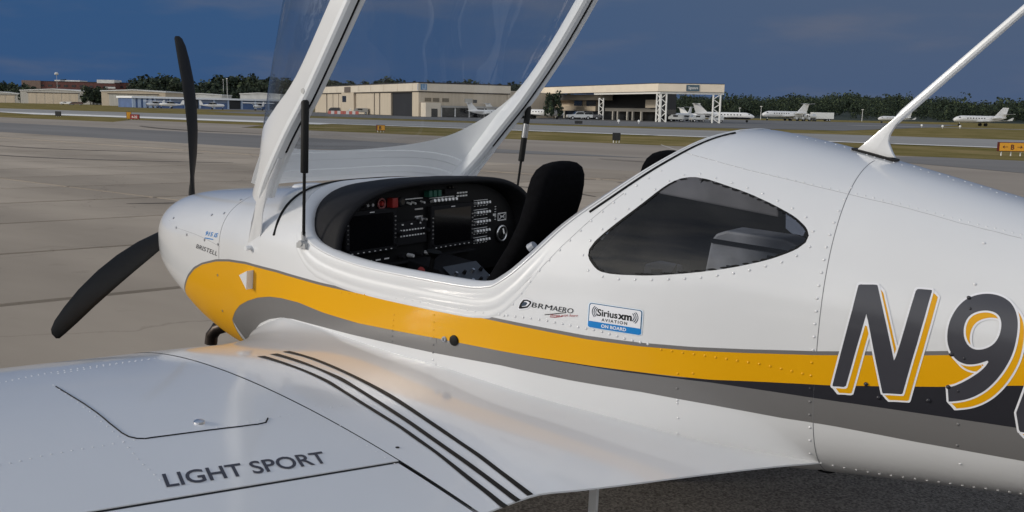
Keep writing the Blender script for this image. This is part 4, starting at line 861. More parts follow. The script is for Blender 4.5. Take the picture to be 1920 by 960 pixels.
mr2 = t_.nodes.new('ShaderNodeMapRange'); mr2.inputs[1].default_value = .33; mr2.inputs[2].default_value = .67; mr2.inputs[3].default_value = .80; mr2.inputs[4].default_value = 1.12; t_.links.new(n2.outputs[0], mr2.inputs[0])
n3 = t_.nodes.new('ShaderNodeTexNoise'); n3.inputs['Scale'].default_value = 1.7; n3.inputs['Detail'].default_value = 5; n3.inputs['Distortion'].default_value = .6; t_.links.new(ge.outputs['Position'], n3.inputs[0])
mr3 = t_.nodes.new('ShaderNodeMapRange'); mr3.inputs[1].default_value = .62; mr3.inputs[2].default_value = .74; mr3.inputs[3].default_value = 1; mr3.inputs[4].default_value = .86; t_.links.new(n3.outputs[0], mr3.inputs[0])
vo = t_.nodes.new('ShaderNodeTexVoronoi'); vo.feature = 'DISTANCE_TO_EDGE'; vo.inputs['Scale'].default_value = .22; nd = t_.nodes.new('ShaderNodeTexNoise'); nd.inputs['Scale'].default_value = .9; nd.inputs['Detail'].default_value = 6; t_.links.new(ge.outputs['Position'], nd.inputs[0])
ad = t_.nodes.new('ShaderNodeVectorMath'); ad.operation = 'MULTIPLY_ADD'; ad.inputs[1].default_value = (1.6, 1.6, 0); t_.links.new(nd.outputs['Color'], ad.inputs[0]); t_.links.new(ge.outputs['Position'], ad.inputs[2]); t_.links.new(ad.outputs[0], vo.inputs['Vector'])
mr4 = t_.nodes.new('ShaderNodeMapRange'); mr4.inputs[1].default_value = .0; mr4.inputs[2].default_value = .004; mr4.inputs[3].default_value = .80; mr4.inputs[4].default_value = 1; t_.links.new(vo.outputs['Distance'], mr4.inputs[0])
m34 = t_.nodes.new('ShaderNodeMath'); m34.operation = 'MULTIPLY'; t_.links.new(mr3.outputs[0], m34.inputs[0]); t_.links.new(mr4.outputs[0], m34.inputs[1]); m32 = t_.nodes.new('ShaderNodeMath'); m32.operation = 'MULTIPLY'; t_.links.new(m34.outputs[0], m32.inputs[0]); t_.links.new(mr2.outputs[0], m32.inputs[1]); mr2 = m32
mu = t_.nodes.new('ShaderNodeMath'); mu.operation = 'MULTIPLY'; t_.links.new(mr.outputs[0], mu.inputs[0]); t_.links.new(mr2.outputs[0], mu.inputs[1])
vm = t_.nodes.new('ShaderNodeVectorMath'); vm.operation = 'SCALE'; src = b_.inputs['Base Color'].links[0].from_socket; t_.links.new(src, vm.inputs[0]); t_.links.new(mu.outputs[0], vm.inputs['Scale']); t_.links.new(vm.outputs[0], b_.inputs['Base Color'])
M_asph = mat('ramp_asphalt', (.060, .053, .046), .95, spec=.1, col2=(.20, .18, .16), vscale=90, detail=5, bump=.7, bscale=160, dist=.01)
M_lane = mat('lane_asphalt', (.21, .20, .19), .9, spec=.1, var=.13, vscale=.25, detail=9, stretch=(.25, 1, 1))
M_taxi = mat('taxiway_asphalt', (.31, .30, .285), .9, spec=.1, var=.12, vscale=.12, detail=9, stretch=(.2, 1, 1))
M_shld = mat('shoulder_concrete', (.33, .285, .238), .9, spec=.1, var=.12, vscale=.2, detail=9, stretch=(.3, 1, 1))
M_ramp = mat('far_ramp_asphalt', (.17, .168, .165), .9, spec=.1, var=.12, vscale=.08, detail=8)
M_grass = mat('mown_grass', (.125, .112, .034), .95, spec=0, col2=(.285, .22, .105), vscale=.22, detail=12, bump=.6, bscale=3, dist=.15)
M_wht = mat('white_road_paint', (.80, .77, .72), .8, var=.12, vscale=1)
M_tar = mat('joint_sealant', (.055, .047, .04), .9)
def sheet(name, pts, z, m): return props(mesh(name, [(x, y, z) for x, y in pts], [tuple(range(len(pts)))], m), kind='structure')
sheet('ground', [(-3000, -4000), (4500, -4000), (4500, 1500), (-3000, 1500)], -.060, M_grass)
FAR = 1500
sheet('apron_base', [(-FAR, 60), (-FAR, -21.6), (FAR, -21.6), (FAR, 60)], -.036, M_tar)
sheet('apron_shoulder', [(-FAR, -21.6), (-FAR, -43), (FAR, -43), (FAR, -21.6)], -.020, M_shld)
sheet('apron_lane', [(27, -21.6), (19, -27.5), (13, -29.5), (34, -32), (FAR, -32), (FAR, -21.6)], -.012, M_lane)
sheet('apron_taper', [(9, -39), (6, -43), (-FAR, -43), (-FAR, -30), (-2, -30)], -.012, M_lane)
sheet('taxiway', [(-FAR, -64), (-FAR, -93), (FAR, -93), (FAR, -64)], -.032, M_taxi)
sheet('taxiway_connector', [(66, -60), (70, -66), (150, -66), (118, -58)], -.030, M_wht)
sheet('grass_verge_path', [(56, -43), (62, -50), (84, -51), (74, -43)], -.030, M_shld)
sheet('far_ramp', [(34, -121), (42, -205), (60, -330), (250, -330), (225, -190), (190, -135), (150, -118), (60, -104)], -.032, M_ramp)
sheet('jet_taxiway', [(-30, -205), (-60, -212), (60, -216), (60, -205)], -.026, M_taxi)
sheet('hangar_ramp', [place(250, 322), place(250, 350), place(575, 398), place(575, 262), place(480, 300)], -.032, M_ramp)
sheet('asphalt_ramp', [(.9, 30), (.9, 1.5), (1.0, -3.2), (-30, -3.2), (-30, 30)], .006, M_asph)
# white concrete edge strip along the taxiway, in lengths
for i, x in enumerate(np.arange(-60, 260, 9.2)):
    props(mesh('edge_line', [(x, -65.3, -.024), (x+8.8, -65.3, -.024), (x+8.8, -63.7, -.024), (x, -63.7, -.024)], [(0, 1, 2, 3)], M_wht), kind='structure')
# apron slabs: rows askew to the runway, sealed joints between them
me_cache = {}
AP = props(empty('apron'), kind='structure')
def slab(x, y1, y0, wdt):
    k = (round(y1, 2), round(y0, 2), round(wdt, 2))
    if k not in me_cache:
        sk = .27; P = [(0, y0), (wdt, y0), (wdt, y1), (0, y1)]; c = .008
        top = [(px+sk*py+(c if px == 0 else -c), py+(c if py == y0 else -c), 0) for px, py in P]; bot = [(px+sk*py, py, -.03) for px, py in P]
        me = bpy.data.meshes.new('concrete_slab'); me.from_pydata(top+bot, [], [(0, 1, 2, 3)]+[(i, 4+i, 4+(i+1) % 4, (i+1) % 4) for i in range(4)]); me.materials.append(M_conc); me_cache[k] = me
    o = bpy.data.objects.new('concrete_slab', me_cache[k]); COL.objects.link(o); o.location = (x, 0, .002); o.parent = AP; return o
rng = random.Random(3)
cut = [30, 6, -7, -17.85]
for i in range(-8, 32):
    x = 1.2+3.02*i
    for j in range(3):
        if x+.27*cut[j] < .6 and cut[j+1] > -8 and x < .6: continue
        if x < 1 and j < 2 and not j: continue
        slab(x, cut[j], cut[j+1]+.05, 2.94 if i % 3 else 2.90)
    if i % 2 == 0: slab(x, -17.95, -21.5, 5.98)
props(mesh('apron_far', [(92, 30, 0), (92, -21.5, 0), (FAR, -21.5, 0), (FAR, 30, 0)], [(0, 1, 2, 3)], M_conc), kind='structure')
# dark tyre marks on lane and apron
M_tyre = mat('tyre_mark', (.10, .085, .07), .9, var=.3, vscale=2)
def mark(pts, w, z=.008):
    V_ = []; P = [np.array(p) for p in pts]
    for i, p in enumerate(P):
        t = P[min(i+1, len(P)-1)]-P[max(i-1, 0)]; n = np.array((-t[1], t[0]))/np.hypot(*t); k = w*(.35+.65*math.sin(math.pi*(i+.3)/(len(P)-.4))); V_ += [(*(p+n*k/2), z), (*(p-n*k/2), z)]
    props(mesh('tyre_mark', V_, grid_faces(len(P), 2, True), M_tyre), kind='structure')
for x0, y0, dx, dy, cv, w in ( (10, -25, -7, 4.5, 1, .2), (7.5, -17.2, -4, .3, .3, .16), (9, -14.2, -3.2, .8, -.3, .14), (10.6, -6.0, -.9, -1.6, .1, .09), (60, -37, -20, 2, 2, .5), (34, -14, -10, -3, 1, .25), (28, -11, -9, -3.5, 1, .22), (14, -27, -9, -1.5, 1, .25)):
    mark([(x0+dx*t, y0+dy*t+cv*math.sin(math.pi*t)) for t in np.linspace(0, 1, 12)], w)
# ---- buildings
M_beige = mat('beige_cladding', (.56, .475, .365), .8, spec=.2, var=.06, vscale=.6, bump=.3, bscale=6, stretch=(6, 6, .1), dist=.05)
M_beiged = mat('beige_panel', (.51, .43, .33), .8, spec=.2, var=.06, vscale=.4, stretch=(4, 4, .2))
M_beigel = mat('pale_fascia', (.66, .58, .47), .8, spec=.2, var=.05, vscale=.3)
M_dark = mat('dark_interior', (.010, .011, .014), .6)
M_slit = mat('door_gap', (.05, .04, .03), .8)
M_glz = mat('dark_glazing', (.012, .013, .015), .15, var=.5, vscale=.4)
M_roof = mat('roof_edge', (.035, .03, .03), .8)
M_steel = mat('white_steel', (.72, .71, .68), .5)
M_gray = mat('grey_cladding', (.42, .40, .36), .8, var=.08, vscale=.5, stretch=(3, 3, .2))
M_brick = mat('red_brick', (.105, .042, .036), .9, var=.15, vscale=.6)
M_ltgrey = mat('pale_roof', (.55, .55, .54), .6, var=.1, vscale=.3)
M_bluew = mat('blue_hangar_door', (.06, .11, .24), .6, var=.2, vscale=.3)
M_bluel = mat('blue_grey_trim', (.34, .42, .55), .6)
class Wall:
    """boxes along a wall line from p to q: t metres along it, depth outwards (to the right of p->q), z up, about an origin"""
    def __init__(s, p, q, org):
        s.p = np.array(p); e = np.array(q)-s.p; s.L = float(np.hypot(*e)); s.e = e/s.L; s.n = np.array((s.e[1], -s.e[0])); s.o = np.array(org)
        if s.n @ (np.array(CAM[:2])-s.p) < 0: s.n = -s.n
    def pt(s, t, o): q = s.p+s.e*t+s.n*o-s.o; return float(q[0]), float(q[1])
    def box(s, name, par, t0, t1, o0, o1, z0, z1, m, label=None):
        P = [s.pt(t0, o0), s.pt(t1, o0), s.pt(t1, o1), s.pt(t0, o1)]; mb = MB(); mb.add([(*p, z0) for p in P]+[(*p, z1) for p in P], [(3,2,1,0),(4,5,6,7),(0,1,5,4),(1,2,6,5),(2,3,7,6),(3,0,4,7)])
        o = mb.build(name, m, par); 
        if label: o['label'] = label
        return o
# the large beige hangar
A_, B_, C_ = place(582, 275), place(780, 204), place(950, 214)
HG = empty('hangar', (*B_, 0), 0, 'long beige hangar with tall sliding doors and one dark open bay', 'hangar')
w1, w2 = Wall(B_, A_, B_), Wall(B_, C_, B_); L1, L2 = w1.L, w2.L
H = 7.25; hb = 5.45
mb = MB(); pr = [w1.pt(0, -.5), w1.pt(L1, -.5), tuple(np.array(w1.pt(L1, 0))+(np.array(C_)-np.array(B_))), w2.pt(L2, -.5)]; mb.prism([pr[0], pr[1], pr[2], pr[3]], 'z', 0, H-.3); mb.build('wall', M_beiged, HG)
mb = MB(); mb.prism([w1.pt(-.4, .2), w1.pt(L1+.3, .2), tuple(np.array(w1.pt(L1, .2))+(np.array(C_)-np.array(B_))), w2.pt(L2+.3, .2)], 'z', H-.12, H+.14); mb.build('roof', M_roof, HG)
w1.box('fascia', HG, 0, L1, -.5, .30, hb, H-.12, M_beigel); w2.box('fascia', HG, -.30, L2, -.5, .30, hb, H-.13, M_beigel)
for i in range(9): w1.box('fascia_rib', HG, 3+i*9, 3.25+i*9, .30, .36, hb+.05, H-.15, M_beigel)
w1.box('fascia_shadow_gap', HG, 0, L1, -.5, .12, hb-.25, hb, M_slit); w2.box('fascia_shadow_gap', HG, 0, L2, -.5, .12, hb-.22, hb, M_slit)
def tt1(u):   # where along the long wall the sight line at u falls
    h = np.array(place(u, 100))-np.array(CAM[:2]); a = np.array([[h[0], -w1.e[0]], [h[1], -w1.e[1]]]); k = np.linalg.solve(a, w1.p-np.array(CAM[:2])); return float(k[1])
def tt2(u):
    h = np.array(place(u, 100))-np.array(CAM[:2]); a = np.array([[h[0], -w2.e[0]], [h[1], -w2.e[1]]]); k = np.linalg.solve(a, w2.p-np.array(CAM[:2])); return float(k[1])
w1.box('pilaster', HG, tt1(780), tt1(768), -.5, .1, 0, hb-.25, M_beige)
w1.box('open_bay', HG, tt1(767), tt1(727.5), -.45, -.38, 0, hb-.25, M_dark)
for a, b in ((727, 707), (705, 697), (695, 662)): w1.box('sliding_door', HG, tt1(a), tt1(b), -.4, -.05, .05, hb-.3, M_beige)
for u in (706, 696, 728): w1.box('door_gap', HG, tt1(u+.6), tt1(u-.6), -.45, -.3, 0, hb-.25, M_slit)
w1.box('office_bay', HG, tt1(659), tt1(636), -.5, .2, 0, hb+.02, M_beige); w1.box('office_window', HG, tt1(645), tt1(638), .2, .26, 3.0, 4.6, M_glz); w1.box('sign_board', HG, tt1(654), tt1(643), .36, .44, 5.5, 6.9, mat('brown_sign', (.13, .10, .08), .6))
for a, b in ((634, 629.5), (628.5, 619), (618, 608), (606, 586)): w1.box('sliding_door', HG, tt1(a), tt1(b), -.4, -.05, .05, hb-.3, M_beige)
for u in (629, 618.5, 607): w1.box('door_gap', HG, tt1(u+.6), tt1(u-.6), -.45, -.3, 0, hb-.25, M_slit)
w1.box('corner_sign', HG, tt1(781)*0-.2, -.05, .3, .4, hb+.2, H-.3, M_bluel); 
sg = w2.box('corner_sign', HG, tt2(782), tt2(793.5), .31, .40, hb+.25, H-.25, mat('sign_blue', (.10, .22, .36), .5)); 
for a, b, z0, z1 in ((785, 786.3, 5.75, 6.9), (789.5, 791, 5.75, 6.9), (786.3, 789.5, 5.75, 6.0)): w2.box('sign_mark', sg, tt2(a), tt2(b), .40, .42, z0, z1, M_bluel)
w2.box('recessed_wall', HG, tt2(795), tt2(945), -.4, -.1, 0, hb-.25, M_beiged); w2.box('end_pilaster', HG, tt2(945.5), tt2(950), -.4, .1, 0, hb-.25, M_beige)
for a, b in ((791, 803), (806, 818), (824, 836)): w2.box('wall_vent', HG, tt2(a), tt2(b), -.1, .02, 3.25, 4.05, mat('vent_louvre', (.17, .14, .10), .8))
w2.box('wall_vent', HG, tt2(866), tt2(880), -.1, .05, 3.2, 4.1, M_gray); w2.box('wall_window', HG, tt2(881.5), tt2(888.5), -.1, .0, 3.2, 3.9, M_glz)
OF = empty('hangar_annex', (*B_, 0), 0, 'low glass-fronted annex along the hangar beside its corner', 'annex')
w2.box('entrance_block', OF, tt2(783), tt2(811), .1, 3.0, 0, 3.0, M_beigel); w2.box('entrance', OF, tt2(796)-.3, tt2(809)-.5, 3.0, 3.05, 0, 1.75, M_glz)
w2.box('roof', OF, tt2(811), tt2(930), .1, 2.8, 2.0, 2.45, mat('annex_roof', (.36, .34, .31), .7)); w2.box('glass_front', OF, tt2(812), tt2(928), .1, 2.3, .05, 2.0, M_glz)
for u in (813, 838.5, 865, 893, 919): w2.box('post', OF, tt2(u), tt2(u+1.6), 2.3, 2.6, 0, 2.0, M_steel)
# hangar wing to the right, lower
D_ = place(1040, 236); LW = empty('hangar_wing', (*C_, 0), 0, 'lower beige wing joining the long hangar and the terminal', 'hangar')
w3 = Wall(C_, D_, C_); w3.box('wall', LW, .3, w3.L, -12, -.6, 0, 5.9, M_beige); w3.box('roof', LW, .3, w3.L, -12, -.5, 5.9, 6.1, M_beigel)
# the terminal with its porch roof on lattice columns
A2, B2, C2 = place(1043, 231), place(1228, 189), place(1350, 187)
TB = empty('terminal', (*B2, 0), 0, 'two storey terminal with a deep beige porch roof on white lattice columns', 'terminal')
v1, v2 = Wall(B2, A2, B2), Wall(B2, C2, B2); e1, e2 = v1.L, v2.L
def zt(u, v, d): return rise(u, v, d)
zr, zf_, zu = zt(1228, 156.2, 189), zt(1228, 171.3, 189), zt(1228, 175.5, 189)
far = tuple(np.array(v1.pt(e1, 0))+(np.array(C2)-np.array(B2)))
mb = MB(); mb.prism([v1.pt(0, 0), v1.pt(e1+14, 0), (far[0]+v1.e[0]*14, far[1]+v1.e[1]*14), v2.pt(e2, 0)], 'z', zf_+.2, zr-.1); mb.build('porch_roof', M_roof, TB)
v1.box('fascia', TB, 0, e1+14, -.2, .15, zf_, zr-.05, M_beigel); v2.box('fascia', TB, -.15, e2, -.2, .15, zf_, zr-.06, M_beigel)
v1.box('beam', TB, 0, e1*.62, -.8, -.3, zu, zf_, M_steel); v2.box('beam', TB, 0, e2, -.8, -.3, zu, zf_, M_steel); v1.box('roof_edge', TB, 0, e1+14, -.3, .18, zr-.05, zr+.08, M_roof); v2.box('roof_edge', TB, 0, e2, -.3, .18, zr-.05, zr+.06, M_roof)
def tv1(u, off=0):
    h = np.array(place(u, 100))-np.array(CAM[:2]); p = v1.p+v1.n*off; a = np.array([[h[0], -v1.e[0]], [h[1], -v1.e[1]]]); return float(np.linalg.solve(a, p-np.array(CAM[:2]))[1])
ob_ = -9.0
v1.box('upper_wall', TB, tv1(1112, ob_), tv1(1010, ob_), ob_-8, ob_, 2.6, zf_, M_beige); v1.box('balcony', TB, tv1(1112, ob_+1), tv1(1000, ob_+1), ob_, ob_+1.2, 1.95, 3.1, M_beiged)
v1.box('upper_fascia', TB, tv1(1128, ob_+2), tv1(1010, ob_+2), ob_, ob_+3, 4.6, zf_-.1, M_beigel)
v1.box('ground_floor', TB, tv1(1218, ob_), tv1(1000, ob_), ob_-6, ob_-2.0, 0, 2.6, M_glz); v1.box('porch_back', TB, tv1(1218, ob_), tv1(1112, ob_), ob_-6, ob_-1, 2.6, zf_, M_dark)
for a, b in ((1086, 1071), (1112, 1094), (1038, 1028)): v1.box('upper_window', TB, tv1(a, ob_), tv1(b, ob_), ob_, ob_+.08, 3.2, 4.5, M_glz)
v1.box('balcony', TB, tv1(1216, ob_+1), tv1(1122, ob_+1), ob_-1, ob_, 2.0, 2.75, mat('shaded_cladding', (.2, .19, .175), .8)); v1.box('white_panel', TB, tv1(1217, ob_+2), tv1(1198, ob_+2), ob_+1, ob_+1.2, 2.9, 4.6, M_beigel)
for u in (1020, 1036, 1052, 1087, 1143, 1152, 1170, 1180, 1196): v1.box('column', TB, tv1(u+1, ob_+1), tv1(u-1, ob_+1), ob_+.6, ob_+1.0, 0, 2.0, M_gray)
bd = v2.box('name_board', TB, e2*.42, e2*.62, .15, .25, zf_+.12, zr-.22, mat('board_teal', (.05, .09, .12), .5))
u_, w_, f_ = text_mesh('Signature', bold=.02); t0, t1 = e2*.45, e2*.60
if True:
    V_ = []
    for a, b in zip(u_, w_): q = v2.pt(t0+(t1-t0)*a, .27); V_.append((*q, zf_+.55+.5*b))
    mesh('board_text', V_, f_, M_ltgrey, bd)
def lattice(wl, t, off, wd, ztop, par):
    P0, P1 = np.array(wl.pt(t, off)), np.array(wl.pt(t+wd, off)); C_1 = empty('lattice_column', (*((P0+P1)/2), 0)); C_1.parent = par; m_ = (P0+P1)/2
    a, b = (P0-m_), (P1-m_)
    for q in (a, b): mb = MB(); mb.tube([(*q, 0), (*q, ztop)], .17, 6); mb.build('chord', M_steel, C_1)
    n_ = 6; mb = MB(); 
    for i in range(n_):
        z0, z1 = ztop*i/n_, ztop*(i+1)/n_; mb = MB(); mb.tube([(*(a if i % 2 else b), z0), (*(b if i % 2 else a), z1)], .09, 5); mb.build('brace', M_steel, C_1)
lattice(v1, tv1(1121), -.6, tv1(1113)-tv1(1121), zt(1117, 183, 206), TB); lattice(v1, .3, -.55, 1.2, zu, TB); lattice(v2, .5, -.55, 1.1, zu, TB); lattice(v2, e2-2.0, -.55, 1.4, zu, TB)
# ---- distant hangars, brick blocks and houses on the left
def shed(name, u0, u1, vt, d0, d1, m, label, cat, eave=0, deep=22, doors=0, base=0, group=None, dm=None):
    p, q = place(u0, d0), place(u1, d1); o = empty(name, (*p, 0), 0, label, cat, group); w = Wall(p, q, p); h = rise((u0+u1)/2, vt, (d0+d1)/2)
    if eave:
        P = [w.pt(0, 0), w.pt(w.L/2, 0), w.pt(w.L, 0)]; Q = [w.pt(0, -deep), w.pt(w.L/2, -deep), w.pt(w.L, -deep)]; zz = [h-eave, h, h-eave]
        V_ = [(*P[0], base), (*P[2], base)]+[(*P[i], zz[i]) for i in (2, 1, 0)]+[(*Q[0], base), (*Q[2], base)]+[(*Q[i], zz[i]) for i in (2, 1, 0)]
        mb = MB(); mb.add(V_, [(0, 1, 2, 3, 4), (9, 8, 7, 6, 5), (1, 6, 7, 2), (0, 4, 9, 5)]); mb.build('wall', m, o)
        R = [(w.pt(-.4, .4), zz[0]+.15), (w.pt(w.L/2, .4), zz[1]+.15), (w.pt(w.L+.4, .4), zz[2]+.15)]; V_ = []
        for (x, y), z in R: V_ += [(x, y, z), (x-w.n[0]*(deep+.8), y-w.n[1]*(deep+.8), z), (x, y, z-.6), (x-w.n[0]*(deep+.8), y-w.n[1]*(deep+.8), z-.6)]
        mb = MB(); mb.add(V_, [(0, 4, 5, 1), (4, 8, 9, 5), (2, 3, 7, 6), (6, 7, 11, 10), (0, 2, 6, 4), (4, 6, 10, 8), (1, 5, 7, 3), (5, 9, 11, 7), (0, 1, 3, 2), (8, 10, 11, 9)]); mb.build('roof', M_ltgrey, o)
    else:
        w.box('wall', o, 0, w.L, -deep, 0, base, h, m); w.box('roof', o, -.3, w.L+.3, -deep-.3, .3, h, h+.4, M_ltgrey if dm is None else dm)
    for i in range(doors):
        t0, t1 = w.L*(.12+.76*i/doors), w.L*(.12+.76*(i+.94)/doors); w.box('hangar_door', o, t0, t1, 0, .12, base, h*.70, M_gray if m is not M_gray else M_beiged)
    if doors: w.box('door_track', o, w.L*.10, w.L*.90, 0, .3, h*.70, h*.75, M_slit)
    return o, w, h
shed('storage_hangar', 33, 157, 166.5, 600, 600, M_gray, 'grey gabled hangar with closed doors, leftmost and farthest of the two', 'hangar', 1.2, 40, 6)
o, w, h = shed('lean_to', 157, 166, 182, 600, 600, M_gray, 'small lean-to at the right end of the far grey hangar', 'shed', 0, 20)
shed('storage_hangar', 185, 305, 168, 480, 480, M_beiged, 'beige gabled hangar partly behind the blue hangar row', 'hangar', .8, 40, 5)
shed('storage_hangar', -40, 32, 172, 640, 640, M_gray, 'low grey hangar cut off by the left picture edge', 'hangar', 1, 30, 3)
# blue hangar row
p, q = place(243, 345), place(572, 395); BH = empty('blue_hangar_row', (*p, 0), 0, 'row of blue hangar bays under a flat white roof', 'hangar'); w = Wall(p, q, p); h = rise(243, 180, 345)
w.box('wall', BH, 0, w.L, -14, -.6, 0, h-.4, M_bluew); w.box('roof', BH, -.5, w.L+.5, -14.5, .6, h-.7, h, mat('white_roof_sheet', (.74, .75, .76), .5))
for i in range(4): w.box('side_panel', BH, i*2.0, i*2.0+1.2, -.6, -.3, 0, h-.7, M_bluel)
nb = 11
for i in range(nb+1): w.box('post', BH, 8+(w.L-9)*i/nb, 8.7+(w.L-9)*i/nb, -.6, -.1, 0, h-.7, M_bluel)
for i in range(nb):
    a = 8.9+(w.L-9)*i/nb; b = 7.8+(w.L-9)*(i+1)/nb
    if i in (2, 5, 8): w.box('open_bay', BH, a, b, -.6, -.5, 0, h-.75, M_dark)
    else: w.box('bay_door', BH, a, b, -.6, -.4, 0, (h-.7)*.62, M_bluew); w.box('door_band', BH, a, b, -.6, -.45, (h-.7)*.66, h-.75, mat('blue_grey_door', (.16, .2, .28), .6))
shed('low_shed', 330, 410, 175, 560, 560, M_ltgrey, 'white roofed shed showing above the blue hangar row, behind the propeller', 'shed', .7, 20)
shed('low_shed', 445, 520, 174, 560, 560, M_ltgrey, 'white roofed shed showing above the blue hangar row, beside the open canopy', 'shed', .7, 20)
# brick blocks with flat roofs
def brick(u0, u1, vt, d, label, nw):
    o, w, h = shed('brick_building', u0, u1, vt, d, d, M_brick, label, 'building', 0, 30, 0, 0, None, M_roof)
    for i in range(nw): w.box('window', o, w.L*(i+.25)/nw, w.L*(i+.75)/nw, 0, .2, h-4.2, h-2.6, M_dark)
    return o, w, h
o, w, h = brick(38, 245, 154, 800, 'long red brick block on the rise behind the far grey hangars', 14); w.box('end_wall', o, 0, 16, .2, 1.2, 0, h+.6, mat('brown_block', (.16, .11, .09), .9))
for a, b in ((92, 102), (112, 140)): w.box('roof_plant', o, (a-38)/207*w.L, (b-38)/207*w.L, -20, -6, h, h+1.6, M_ltgrey)
o, w, h = brick(160, 212, 155.5, 790, 'brick block with bright white roof ledges beside the long one', 4); w.box('roof_plant', o, w.L*.35, w.L*.98, -14, .6, h-.2, h+2.6, M_ltgrey); w.box('ledge', o, w.L*.65, w.L, 0, .8, h-4.6, h-3.2, M_ltgrey)
brick(248, 284, 158, 820, 'brick block with pale roof behind the beige gabled hangar', 3); brick(312, 340, 157, 780, 'small brick block between trees left of the propeller', 2)
# ---- trees
M_leafs = [mat('leaf_%s' % k, c, .9, var=.3, vscale=.35, detail=3) for k, c in (('dark', (.010, .020, .010)), ('mid', (.018, .032, .015)), ('light', (.050, .068, .028)))]
M_bark = mat('bark', (.05, .04, .03), .9)
def crown_mesh(seed, n=420, w=1.0):
    r = np.random.RandomState(seed); V_, F_ = [], []; lobes = [(np.array([r.uniform(-.5, .5)*w, r.uniform(-.5, .5)*w, r.uniform(.35, .95)]), r.uniform(.22, .38)) for _ in range(11)]
    mi = []
    for i in range(n):
        c, rad = lobes[r.randint(len(lobes))]; dd = r.normal(size=3); dd /= np.linalg.norm(dd); p = c+dd*rad*(r.uniform(.45, 1.0)); 
        if p[2] < .12: p[2] = .12+r.uniform(0, .1)
        nrm = dd+r.normal(size=3)*.5; nrm /= np.linalg.norm(nrm); a = np.cross(nrm, (0, 0, 1)); a /= np.linalg.norm(a)+1e-9; b = np.cross(nrm, a); s = r.uniform(.04, .08); k = len(V_)
        for x, y in ((-1, -.7), (.2, -1.1), (1, 0), (.3, 1), (-.9, .6)): V_.append(p+a*s*x+b*s*y*.8)
        F_.append((k, k+1, k+2, k+3, k+4)); mi.append(r.choice(3, p=(.5, .35, .15)))
    return V_, F_, mi
crowns = []
for sd_ in range(6):
    V_, F_, mi = crown_mesh(sd_, 1000, 1.0+.25*(sd_ % 3)); me = bpy.data.meshes.new('crown'); me.from_pydata([tuple(v) for v in V_], [], F_)
    for m in M_leafs: me.materials.append(m)
    me.polygons.foreach_set('material_index', mi); crowns.append(me)
mb = MB(); mb.tube([(0, 0, 0), (.01, 0, .2), (0, .01, .5), (.02, 0, .7)], [.035, .028, .02, .008], 7)
for a in range(4): mb.tube([(0, 0, .25+.06*a), (.22*math.cos(a*1.7), .22*math.sin(a*1.7), .5+.06*a)], [.014, .005], 5)
trunk_o = mb.build('trunk', M_bark); trunk_me = trunk_o.data; bpy.data.objects.remove(trunk_o)
TL = {'brick': 'dark tree top showing above the brick block behind the left hangars', 'far': 'dark broadleaf tree in the wood behind the left hangars', 'mid': 'dark tree rising behind the long beige hangar', 'gap': 'dark shrubby tree in the gap between the two gabled hangars', 'porch': 'slender dark tree in front of the terminal beside the canopy frame', 'edge': 'dark tree at the left picture edge behind the hangars'}
def tree(u, d, vtop, kind, wf=1.0, i=0, grp=True):
    h = max(3, rise(u, vtop, d)); o = empty('broadleaf_tree', (*place(u, d), 0), rng.uniform(0, 6), TL[kind], 'tree', 'trees: '+TL[kind] if grp else None)
    for nm, me in (('trunk', trunk_me), ('crown', crowns[i % 6])):
        c = bpy.data.objects.new(nm, me); COL.objects.link(c); c.parent = o; c.scale = (h*wf*.75, h*wf*.75, h/1.22 if nm == 'crown' else h)
i = 0
for u, vt, d in [(2,152,700),(14,150,690),(26,152,705),(36,156,720),(-12,153,700),(48,158,640),(30,160,650)]: tree(u, d, vt, 'edge', .9, i); i += 1
for u, vt in [(66,152),(84,153),(130,147),(172,150),(186,149),(196,151),(228,150),(240,147),(258,150),(268,142),(282,138),(296,135),(308,133),(320,138),(334,140),(346,146),(358,150),(372,147),(384,144),(396,146),(404,139),(418,136),(432,136),(442,141),(452,138),(464,137),(478,136),(492,138),(505,140),(518,143),(530,142),(544,145),(556,144),(566,146)]:
    tree(u, (900 if u < 262 else 640)+rng.uniform(-40, 60), vt+3, 'brick' if u < 262 else 'far', 1.0, i); i += 1
for u, vt in [(262,158),(278,156),(300,158),(325,160),(350,162),(362,160),(378,161),(392,162),(408,158),(424,161),(440,160),(456,158),(470,160),(486,158),(500,160),(530,160)]:
    tree(u, 600+rng.uniform(-20, 20), vt+3, 'far', 1.1, i); i += 1
for u, vt in [(164,164),(170,160),(176,162),(183,163)]: tree(u, 560, vt, 'gap', 1.0, i); i += 1
for u, vt in [(588,134),(600,138),(612,140),(622,146),(636,146),(648,147),(660,144),(672,150),(685,149),(700,148),(712,146),(722,138),(730,136),(738,143),(750,149),(768,148),(782,147),(800,146),(815,146),(830,146),(846,145),(862,145),(876,147),(888,147),(900,150),(916,151),(940,151),(954,150),(966,153),(984,147),(996,148),(1008,152),(1024,158),(1040,160)]:
    tree(u, 380+rng.uniform(-25, 25), vt+5, 'mid', 1.15, i); i += 1
for u, vt in [(1033,168)]: tree(u, 200, vt, 'porch', .55, i); i += 1
